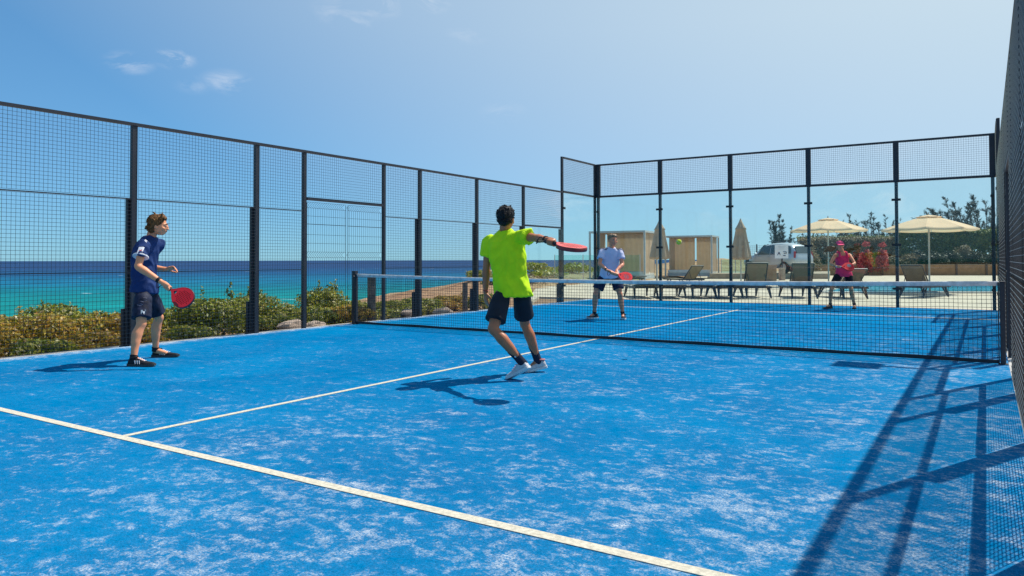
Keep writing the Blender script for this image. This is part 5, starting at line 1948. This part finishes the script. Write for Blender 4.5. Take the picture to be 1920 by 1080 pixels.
def racket(label, grip, axis, normal, face, rim, gripm=None, motif=None, K=.90):
    """padel racket: perforated teardrop head, throat bridge, wrapped handle, wrist cord"""
    A = Vector(axis).normalized(); N = Vector(normal); N = (N - A * N.dot(A)).normalized(); B = N.cross(A)
    G = Vector(grip)
    root = empty('padel_racket', G - A * .07, label, 'racket', 'padel rackets')


    def W(x, y_, z): return G + (A * x + B * y_) * K + N * z
    prof = [(.07, .016), (.085, .020), (.105, .036), (.13, .064), (.16, .092), (.195, .114), (.235, .127), (.275, .1285), (.315, .118), (.348, .096), (.370, .066), (.381, .034), (.385, 0)]
    out = [(x, y_) for x, y_ in prof] + [(x, -y_) for x, y_ in prof[-2::-1]]
    hc = .262
    loops = [[Vector((x, y_, 0)) for x, y_ in out]]
    for hx, hy in HOLES:
        loops.append([Vector((hc + hx + .0062 * math.cos(t * math.pi / 4), hy + .0062 * math.sin(t * math.pi / 4), 0)) for t in range(8)])
    loops.append([Vector((.112, 0, 0)), Vector((.142, .030, 0)), Vector((.150, 0, 0)), Vector((.142, -.030, 0))])
    flat = [p for l in loops for p in l]
    tr = tessellate_polygon(loops)
    h = .018; n = len(flat)
    b = MB(root.location)
    b.add([W(p.x, p.y, h) for p in flat] + [W(p.x, p.y, -h) for p in flat], [tuple(t) for t in tr] + [tuple(i + n for i in t[::-1]) for t in tr])
    o = len(out)
    hb = b.build('head', face, root)
    # bores of the holes and the rim
    w = MB(root.location); k = o
    for l in loops[1:]:
        m_ = len(l)
        w.add([W(p.x, p.y, h) for p in l] + [W(p.x, p.y, -h) for p in l], [(i, (i + 1) % m_, m_ + (i + 1) % m_, m_ + i) for i in range(m_)])
    w.build('bore', rim, hb)
    r = MB(root.location)
    m_ = len(out)
    rr = []
    for z, s_ in ((-h - .0005, -.004), (-h * .75, .0025), (0, .004), (h * .75, .0025), (h + .0005, -.004)):
        ring = []
        for i in range(m_):
            p = Vector((*out[i], 0)); t = Vector((*out[(i + 1) % m_], 0)) - Vector((*out[i - 1], 0)); t.normalize()
            nn = Vector((t.y, -t.x, 0)); nn = -nn if nn.dot(p - Vector((hc, 0, 0))) < 0 else nn
            q = p + nn * s_; ring.append(W(q.x, q.y, z))
        rr.append(ring)
    r.rings(rr, caps=False); r.build('rim', rim, root, smooth=True)
    hd = MB(root.location)
    hd.rings([[W(x, rad * 1.0 * math.cos(t * math.pi / 4 + .39), rad * 1.15 * math.sin(t * math.pi / 4 + .39)) for t in range(8)] for x, rad in ((-.075, .019), (-.068, .0205), (-.06, .0165), (-.02, .0155), (.03, .0158), (.07, .0165), (.085, .017))])
    hd.build('handle', gripm or mat('grip_tape', (.03, .03, .035), .8, 0, .2, 40, .4, 160), root, smooth=True)
    cd = MB(root.location)
    pts = [W(-.075, .0, 0)] + [W(-.09 - .05 * math.sin(t * math.pi / 8), .03 * math.cos(t * math.pi / 8) * 1.2 - .036, .03 * math.sin(t * math.pi / 4)) for t in range(9)] + [W(-.075, .004, 0)]
    cd.path(pts, .0045, 6); cd.build('wrist_cord', SHOEK, root)
    if motif:
        mo, pts = motif
        for sgn in (1, -1):
            for poly in pts:
                q = MB(root.location); q.add([W(x, y_, sgn * (h + .0012)) for x, y_ in poly], [tuple(range(len(poly)))])
                q.build('print', mo, hb)
    return root


RED = mat('racket_red', (.88, .018, .026), .35, 0, .08, 10)
CORAL = mat('racket_coral_red', (.80, .10, .07), .35, 0, .08, 10)
MAROON = mat('racket_rim_maroon', (.10, .012, .014), .35, 0, .3, 12, color2=(.30, .03, .03))
RIMK = mat('racket_rim_dark', (.030, .012, .016), .35, 0, .3, 12)

CR = Vector((math.cos(YAW), math.sin(YAW), 0))      # right and away as the players stand in the court
CA = Vector((-math.sin(YAW), math.cos(YAW), 0))
UP = Vector((0, 0, 1))

# ---- player in navy, left of the court, side on
J = dict(pelvis=(1.640, -4.812, .850), hipR=(1.722, -4.878, .825), hipL=(1.560, -4.745, .825), kneR=(1.838, -4.972, .452), kneL=(1.476, -4.548, .478), ankR=(1.880, -5.080, .078), ankL=(1.412, -4.545, .085),
         neck=(1.722, -4.793, 1.425), head=(1.812, -4.766, 1.560), shR=(1.830, -4.938, 1.352), shL=(1.640, -4.640, 1.372), elR=(1.905, -5.050, 1.090), wrR=(2.125, -4.905, .915),
         elL=(1.440, -4.720, 1.085), wrL=(1.640, -4.560, 1.055), toeR=(2.130, -4.985, 0), heelR=(1.840, -5.110, 0), toeL=(1.630, -4.385, 0), heelL=(1.355, -4.545, 0), _bend=(1.4, 0, 0))
base = (1.70, -4.78, 0)
P1 = Person(base, 'person in navy jersey and dark shorts standing side-on at left holding a red racket', J, SKIN_L)
hM1 = frame(CR * .97 + CA * .24 + UP * -.06, UP)
gr1 = Vector((2.175, -4.872, .862)); ax1 = (Vector((2.378, -4.775, .730)) - gr1) - CA * .02
P1.body(hM1, [('grip', J['wrR'], gr1, ax1, CR), ('open', J['wrL'], (CR * .8 + CA * .1 + UP * .15), (UP * -.6 + CR * -.3 - CA * .4), .75, 1., 1)])
P1.face(hM1)
P1.hair(hM1, [((0, -.020, .038), (.083, .100, .090)), ((0, -.060, -.028), (.070, .052, .074)), ((0, .045, .085), (.060, .045, .030)), ((.070, -.022, .012), (.018, .040, .045)), ((-.070, -.022, .012), (.018, .040, .045))], 34, HAIR_B, .050, 3)
sh1 = P1.shirt(NAVY, [(-.10, .192, .142), (-.04, .190, .140), (.05, .184, .134), (.25, .162, .115), (.5, .168, .120), (.75, .176, .112), (.9, .140, .090), (1.0, .072, .068)], .58, 1.05, .016, 2.)
P1.shorts(NAVYS, .84, .098, .100, .006, .16)
for S in 'RL':
    P1.shoe(S, SHOEK, SOLEK, WHITEC)
    P1.sock(S, SHOEK, .90, 1.03, .041)
    a, b_ = Vector(J['sh' + S]), Vector(J['el' + S])
    P1.band('cuff', a, b_, .555, .605, .0835, WHITEC, sh1)
c0, sd0, f0 = P1.spine(.985)
q = MB(base); q.path([c0 + sd0 * .066 * math.cos(t) + f0 * .064 * math.sin(t) - UP * .012 * math.sin(t) for t in [2 * math.pi * i / 20 for i in range(21)]], .009, 6); q.build('collar', WHITEC, sh1)
n_out = (P1.ss * .9 + UP * .1)
P1.decal('sleeve_badge', sh1, Vector(J['shR']).lerp(Vector(J['elR']), .30) + P1.fs * .02, n_out, UP, [(-.024, -.035), (.026, -.035), (.026, .030), (.01, .035), (-.024, .032)], WHITEC)
P1.decal('badge_mark', sh1, Vector(J['shR']).lerp(Vector(J['elR']), .30) + P1.fs * .02, n_out, UP, [(-.010, -.018), (.016, -.012), (.010, .020), (-.006, .014)], REDP, .0045)
for i in range(2):
    c = Vector(J['shR']) + UP * (.02 - .022 * i) + P1.fs * (.045 + .004 * i)
    P1.decal('shoulder_chevron', sh1, c, n_out + UP * .6, UP, [(-.024, .010), (0, -.006), (.026, .012), (.026, .003), (0, -.017), (-.024, .0)], WHITEC)
cc, sd0, f0 = P1.spine(.30)
for poly in ([(-.05, .0), (.02, -.012), (.05, .014), (.02, .034), (-.03, .03)], [(.02, -.045), (.06, -.05), (.06, -.02), (.03, -.018)]):
    P1.decal('side_print', sh1, cc + sd0 * .1 + f0 * .05, sd0 * .9 + f0 * .3, UP, poly, SKYB)
sho = [o for o in P1.root.children if o.name.startswith('shorts')][0]
pc_ = Vector(J['hipR']).lerp(Vector(J['kneR']), .66)
P1.decal('crest', sho, pc_ + P1.fh * .03, P1.sh, UP, [(-.024, .032), (.024, .032), (.024, -.008), (0, -.036), (-.024, -.008)], mat('crest_grey', (.30, .36, .40), .6))
P1.decal('crest_mark', sho, pc_ + P1.fh * .03, P1.sh, UP, [(-.008, .018), (.016, .014), (.008, -.018)], WHITEC, .0045)
for i in range(3):
    P1.decal('thigh_print', sho, Vector(J['hipR']).lerp(Vector(J['kneR']), .2 + .12 * i) + P1.fh * (.05 - .03 * i), P1.sh, UP, [(-.03, .0), (.01, .014), (.035, .004), (.0, -.012)], mat('print_grey', (.10, .12, .20), .6))
P1.band('wristband', J['elR'], J['wrR'], .80, .90, .034, SHOEK)
racket('red perforated racket held low by the player in navy', gr1, ax1, -CA * .84 + CR * -.12 + UP * .50, RED, RIMK, None,
       (mat('racket_dark_print', (.16, .012, .014), .35), [[(.196, -.108), (.235, -.122), (.275, -.124), (.30, -.119), (.27, -.097), (.22, -.092)]]))

# ---- player in neon shirt, centre, from behind
J = dict(pelvis=(5.826, -3.504, .885), hipL=(5.768, -3.580, .868), hipR=(5.880, -3.430, .868), kneL=(5.790, -3.790, .492), kneR=(5.800, -3.235, .505), ankL=(6.030, -3.640, .165), ankR=(5.885, -3.115, .112),
         neck=(5.785, -3.575, 1.440), head=(5.812, -3.598, 1.563), shL=(5.618, -3.600, 1.360), shR=(5.972, -3.575, 1.398), elL=(5.570, -3.590, 1.075), wrL=(5.528, -3.545, .830),
         elR=(6.225, -3.700, 1.360), wrR=(6.420, -3.838, 1.340), toeL=(5.870, -3.660, -.012), heelL=(6.108, -3.640, .118), toeR=(5.780, -3.200, -.007), heelR=(5.958, -3.060, .040), _bend=(.6, 0, 0))
base = (5.86, -3.45, 0)
P2 = Person(base, 'person in neon yellow-green shirt seen from behind with the racket arm stretched out', J, SKIN_D)
hM2 = frame(CR * .28 + CA * .95 + UP * .02, UP)
gr2 = Vector((6.490, -3.880, 1.312)); tip2 = Vector((6.822, -3.975, 1.245)); ax2 = tip2 - gr2
P2.body(hM2, [('grip', J['wrR'], gr2, ax2, UP), ('open', J['wrL'], (UP * -1 + CR * .08), (CR * .8 + CA * .5), .35, 1., 1)])
P2.hair(hM2, [((0, -.022, .040), (.085, .100, .090)), ((0, -.058, -.015), (.072, .050, .062)), ((0, .02, .090), (.058, .062, .036)), ((0, -.055, .075), (.06, .045, .045))], 60, HAIR_K, .024, 5)
sh2 = P2.shirt(NEON, [(-.15, .184, .152), (-.06, .182, .150), (.04, .176, .138), (.22, .160, .112), (.5, .170, .118), (.75, .180, .112), (.9, .142, .088), (1.0, .070, .066)], .56, 1.08, .021, 9.)
P2.shorts(CHAR, .80, .092, .100, .005, .14, .158)
P2.sock('L', SOCK, .60, 1.06, .043); P2.sock('R', SOCK, .58, 1.06, .043)
upL = Vector((.50, -.02, .86))
P2.shoe('L', SHOEW, SOLEW, None, 1.08, (Vector(J['ankL']) - (Vector(J['heelL']) * .75 + Vector(J['toeL']) * .25)), PINKT)
P2.shoe('R', SHOEW, SOLEW, None, 1.08, UP, PINKT)
P2.band('bracelet', J['elL'], J['wrL'], .90, .935, .030, mat('red_bracelet', (.30, .02, .03), .6))
P2.band('wristband', J['elR'], J['wrR'], .84, .95, .033, SHOEK)
for S in 'L':
    sk = [o for o in P2.root.children if o.name.startswith('sock')][0]
    cm_ = Vector(J['kneL']).lerp(Vector(J['ankL']), .78)
    P2.decal('sock_mark', sk, cm_, -CA, UP, [(-.018, -.008), (-.004, -.016), (.022, .014), (-.004, -.006), (-.012, .002)], WHITEC)
racket('coral red racket seen edge-on in the outstretched hand of the neon player', gr2, ax2, UP * .985 - CA * .125 + CR * .05, CORAL, MAROON, K=1.02)

# ---- player in pale shirt beyond the net, facing the camera
J = dict(pelvis=(3.575, 3.440, .870), hipR=(3.482, 3.382, .850), hipL=(3.660, 3.495, .850), kneR=(3.365, 3.230, .480), kneL=(3.795, 3.425, .480), ankR=(3.285, 3.335, .090), ankL=(3.815, 3.510, .090),
         neck=(3.650, 3.372, 1.390), head=(3.690, 3.338, 1.535), shR=(3.488, 3.290, 1.335), shL=(3.785, 3.470, 1.330), elR=(3.490, 3.160, 1.075), wrR=(3.690, 3.080, .955), elL=(3.860, 3.400, 1.065), wrL=(3.840, 3.185, .950),
         toeR=(3.190, 3.190, 0), heelR=(3.320, 3.420, 0), toeL=(3.900, 3.330, 0), heelL=(3.810, 3.590, 0), _bend=(1.0, 0, 0))
base = (3.55, 3.42, 0)
P3 = Person(base, 'person in pale lavender shirt and navy shorts facing the net from the far side', J, SKIN_R)
hM3 = frame(-CA * .93 + CR * .36 + UP * -.04, UP)
gr3 = Vector((3.835, 3.090, .890)); ax3 = Vector((4.115, 3.200, .800)) - gr3
P3.body(hM3, [('grip', J['wrR'], gr3 - ax3.normalized() * .035, ax3, -CA), ('grip', J['wrL'], gr3 + ax3.normalized() * .045, ax3, -CA)])
P3.face(hM3)
P3.hair(hM3, [((0, -.020, .044), (.080, .096, .084)), ((0, -.050, .0), (.070, .048, .056)), ((0, .050, .088), (.056, .040, .028))], 70, HAIR_F, .018, 8)
sh3 = P3.shirt(LAV, [(-.11, .194, .144), (-.03, .192, .142), (.05, .186, .136), (.25, .170, .122), (.5, .172, .120), (.75, .178, .112), (.9, .140, .088), (1.0, .072, .066)], .60, 1.08, .012, 4.)
P3.shorts(NAVY2, .72, .100, .108, .005, .16)
for S, sg in (('R', 1), ('L', -1)):
    P3.shoe(S, SHOEK, SOLEW)
    P3.sock(S, SHOEK, .86, 1.03, .041)
    nk, sh_, el_ = Vector(J['neck']), Vector(J['sh' + S]), Vector(J['el' + S])
    out = P3.ss * sg
    for i in range(3):
        o_ = P3.fs * (-.034 + .034 * i)
        path = [nk.lerp(sh_, .45) + o_, nk.lerp(sh_, .75) + o_, sh_ + out * .03 + o_, sh_.lerp(el_, .25) + out * .03 + o_, sh_.lerp(el_, .55) + out * .03 + o_]
        P3.ribbon('stripe', sh3, path, [UP, UP * .9 + out * .2, UP * .6 + out * .7, out + UP * .15, out], .019, mat('stripe_slate', (.03, .034, .075), .7))
P3.band('wristband', J['elR'], J['wrR'], .82, .92, .032, SHOEK)
racket('red racket held across the body by the player in pale lavender', gr3, ax3, -CA * .78 + CR * .12 + UP * .60, RED, RED, None,
       (mat('racket_slate_print', (.10, .11, .16), .4), [[(.235, -.06), (.25, -.06), (.25, .06), (.235, .06)], [(.275, -.055), (.29, -.055), (.29, .055), (.275, .055)], [(.205, -.03), (.215, -.03), (.215, .05), (.205, .05)], [(.305, -.04), (.315, -.04), (.315, .02), (.305, .02)]]))

# ---- player in pink at the far end
J = dict(pelvis=(6.992, 8.860, .850), hipR=(6.905, 8.805, .825), hipL=(7.078, 8.910, .825), kneR=(6.755, 8.650, .465), kneL=(7.150, 8.820, .465), ankR=(6.712, 8.735, .090), ankL=(7.195, 8.980, .090),
         neck=(6.985, 8.705, 1.325), head=(6.952, 8.625, 1.468), shR=(6.848, 8.655, 1.262), shL=(7.120, 8.825, 1.268), elR=(6.770, 8.480, 1.060), wrR=(6.945, 8.370, .985), elL=(7.255, 8.690, 1.060), wrL=(7.165, 8.500, .985),
         toeR=(6.590, 8.580, 0), heelR=(6.745, 8.790, 0), toeL=(7.215, 8.790, 0), heelL=(7.195, 9.055, 0), _bend=(1.2, 0, 0), _hk=(.96, 0, 0))
base = (6.96, 8.80, 0)
P4 = Person(base, 'person in pink tank top and pink cap with hair blowing, at the far end', J, SKIN_L, .94)
hM4 = frame(-CA * .96 + CR * -.16 + UP * -.05, UP)
gr4 = Vector((7.130, 8.415, .965)); ax4 = Vector((7.04, 8.400, 1.16)) - Vector((7.16, 8.46, .90))
gr4 = Vector((6.965, 8.315, .985)); ax4 = (CR * .96 + UP * -.02 + CA * -.05)
P4.body(hM4, [('grip', J['wrR'], gr4, ax4, -CA, .9), ('grip', J['wrL'], gr4 + ax4 * .215 + CA * .06, UP, -CA, .9)], True)
P4.face(hM4, .96)
P4.hair(hM4, [((0, -.022, .030), (.083, .096, .082)), ((0, -.060, -.03), (.068, .048, .070))], 60, HAIR_F, .03, 4, .96)
mb = MB(base); hc_ = Vector(J['head'])
rr_ = random.Random(5)
root_p = hc_ + hM4 @ Vector((.03, -.070, -.035))
for i in range(34):
    a = rr_.uniform(-.5, .5); b_ = rr_.uniform(-.6, .6)
    L_ = rr_.uniform(.20, .36)
    d = (-CR * 1.0 + UP * (-.22 + .26 * b_) + CA * .25 * a)
    pts = [root_p + UP * .02 * b_, root_p - CR * .06 + UP * (.015 * b_ - .02), root_p + d * L_ * .6 + UP * .03 * math.sin(i), root_p + d * L_ + UP * (.04 * b_)]
    mb.path(*chain(pts, [.018, .020, .014, .004], 4), 6)
me = bake(mb, 'ponytail', .006, 1); me.materials.append(mat('auburn_hair', (.16, .070, .028), .5, 0, .4, 40, .6, 90, color2=(.34, .18, .07))); link('ponytail', me, P4.root, base)
mb = MB(base)
P4.torso(mb, [(-.14, .190, .142), (.0, .178, .132), (.25, .142, .104), (.5, .146, .112), (.66, .152, .118), (.80, .135, .092), (.86, .10, .07)])
for sg in (-1, 1):
    a, sd_, f_ = P4.spine(.78); b0, sd2, f2 = P4.spine(1.0)
    mb.path(*chain([a + sd_ * sg * .085 + f_ * .095, a.lerp(b0, .8) + sd_ * sg * .082 + f_ * .055, b0 + sd_ * sg * .082 - UP * .005, a.lerp(b0, .7) + sd_ * sg * .075 - f_ * .075, a + sd_ * sg * .07 - f_ * .085], [.03, .024, .022, .024, .03]), 8)
P4.garment('tank_top', mb, PINK, .006, seed=6.)
P4.shorts(BLACKS, .62, .092, .082, .002, .10, .158, 1., True)
for S in 'RL':
    P4.shoe(S, SHOEK, SOLEK, None, .92)
    P4.sock(S, SHOEK, .88, 1.03, .038)
cp = MB(base)
cr = []
for j in range(7):
    th = j / 6 * math.pi / 2
    cr.append([hc_ + hM4 @ Vector((.086 * math.cos(th) * math.cos(t * .2618), -.012 + .106 * math.cos(th) * math.sin(t * .2618), .038 + .085 * math.sin(th))) for t in range(24)])
cp.rings(cr)
cap = cp.build('cap', PINKC, P4.root, smooth=True)
bl = MB(base); n = 10
top = [hc_ + hM4 @ Vector((.082 * math.sin(a), .060 + .030 * math.cos(a), .045)) for a in [(-1.2 + 2.4 * i / n) for i in range(n + 1)]]
tip = [hc_ + hM4 @ Vector((.078 * math.sin(a), .075 + .095 * math.cos(a), .030 - .012 * abs(math.sin(a)))) for a in [(-1.2 + 2.4 * i / n) for i in range(n + 1)]]
vs = top + tip + [v - UP * .004 for v in top] + [v - UP * .004 for v in tip]; m_ = n + 1
bl.add(vs, [(i, i + 1, m_ + i + 1, m_ + i) for i in range(n)] + [(2 * m_ + i, 3 * m_ + i, 3 * m_ + i + 1, 2 * m_ + i + 1) for i in range(n)] + [(m_ + i, m_ + i + 1, 3 * m_ + i + 1, 3 * m_ + i) for i in range(n)])
bl.build('peak', PINKC, cap)
racket('red racket with grey centre held in front of the player in pink', gr4, ax4, -CA * .80 + UP * .58, RED, RED, mat('white_grip', (.6, .6, .6), .8),
       (mat('racket_grey_print', (.12, .12, .15), .4), [[(hx_, hy_) for hx_, hy_ in [(.262 + .055 * math.cos(t * .524) + .0, .028 + .05 * math.sin(t * .524)) for t in range(12)]]]))

# ---- ball in flight
bc = Vector((6.620, -.976, 1.372))
bb = MB(bc); bb.ell(bc, (.033, .033, .033), None, 24, 16)
ball = bb.build('padel_ball', mat('felt_yellow', (.55, .66, .05), .95, 0, .10, 60, .6, 200), smooth=True)
tag(ball, 'yellow-green ball in the air above the net', 'ball')
sm_ = MB(bc)
sm_.path([bc + Vector((math.cos(t) * .0335 * math.cos(.45 * math.sin(2 * t)), math.sin(t) * .0335 * math.cos(.45 * math.sin(2 * t)), .0335 * math.sin(.45 * math.sin(2 * t)))) for t in [2 * math.pi * i / 40 for i in range(41)]], .0012, 4)
sm_.build('seam', WHITEC, ball)
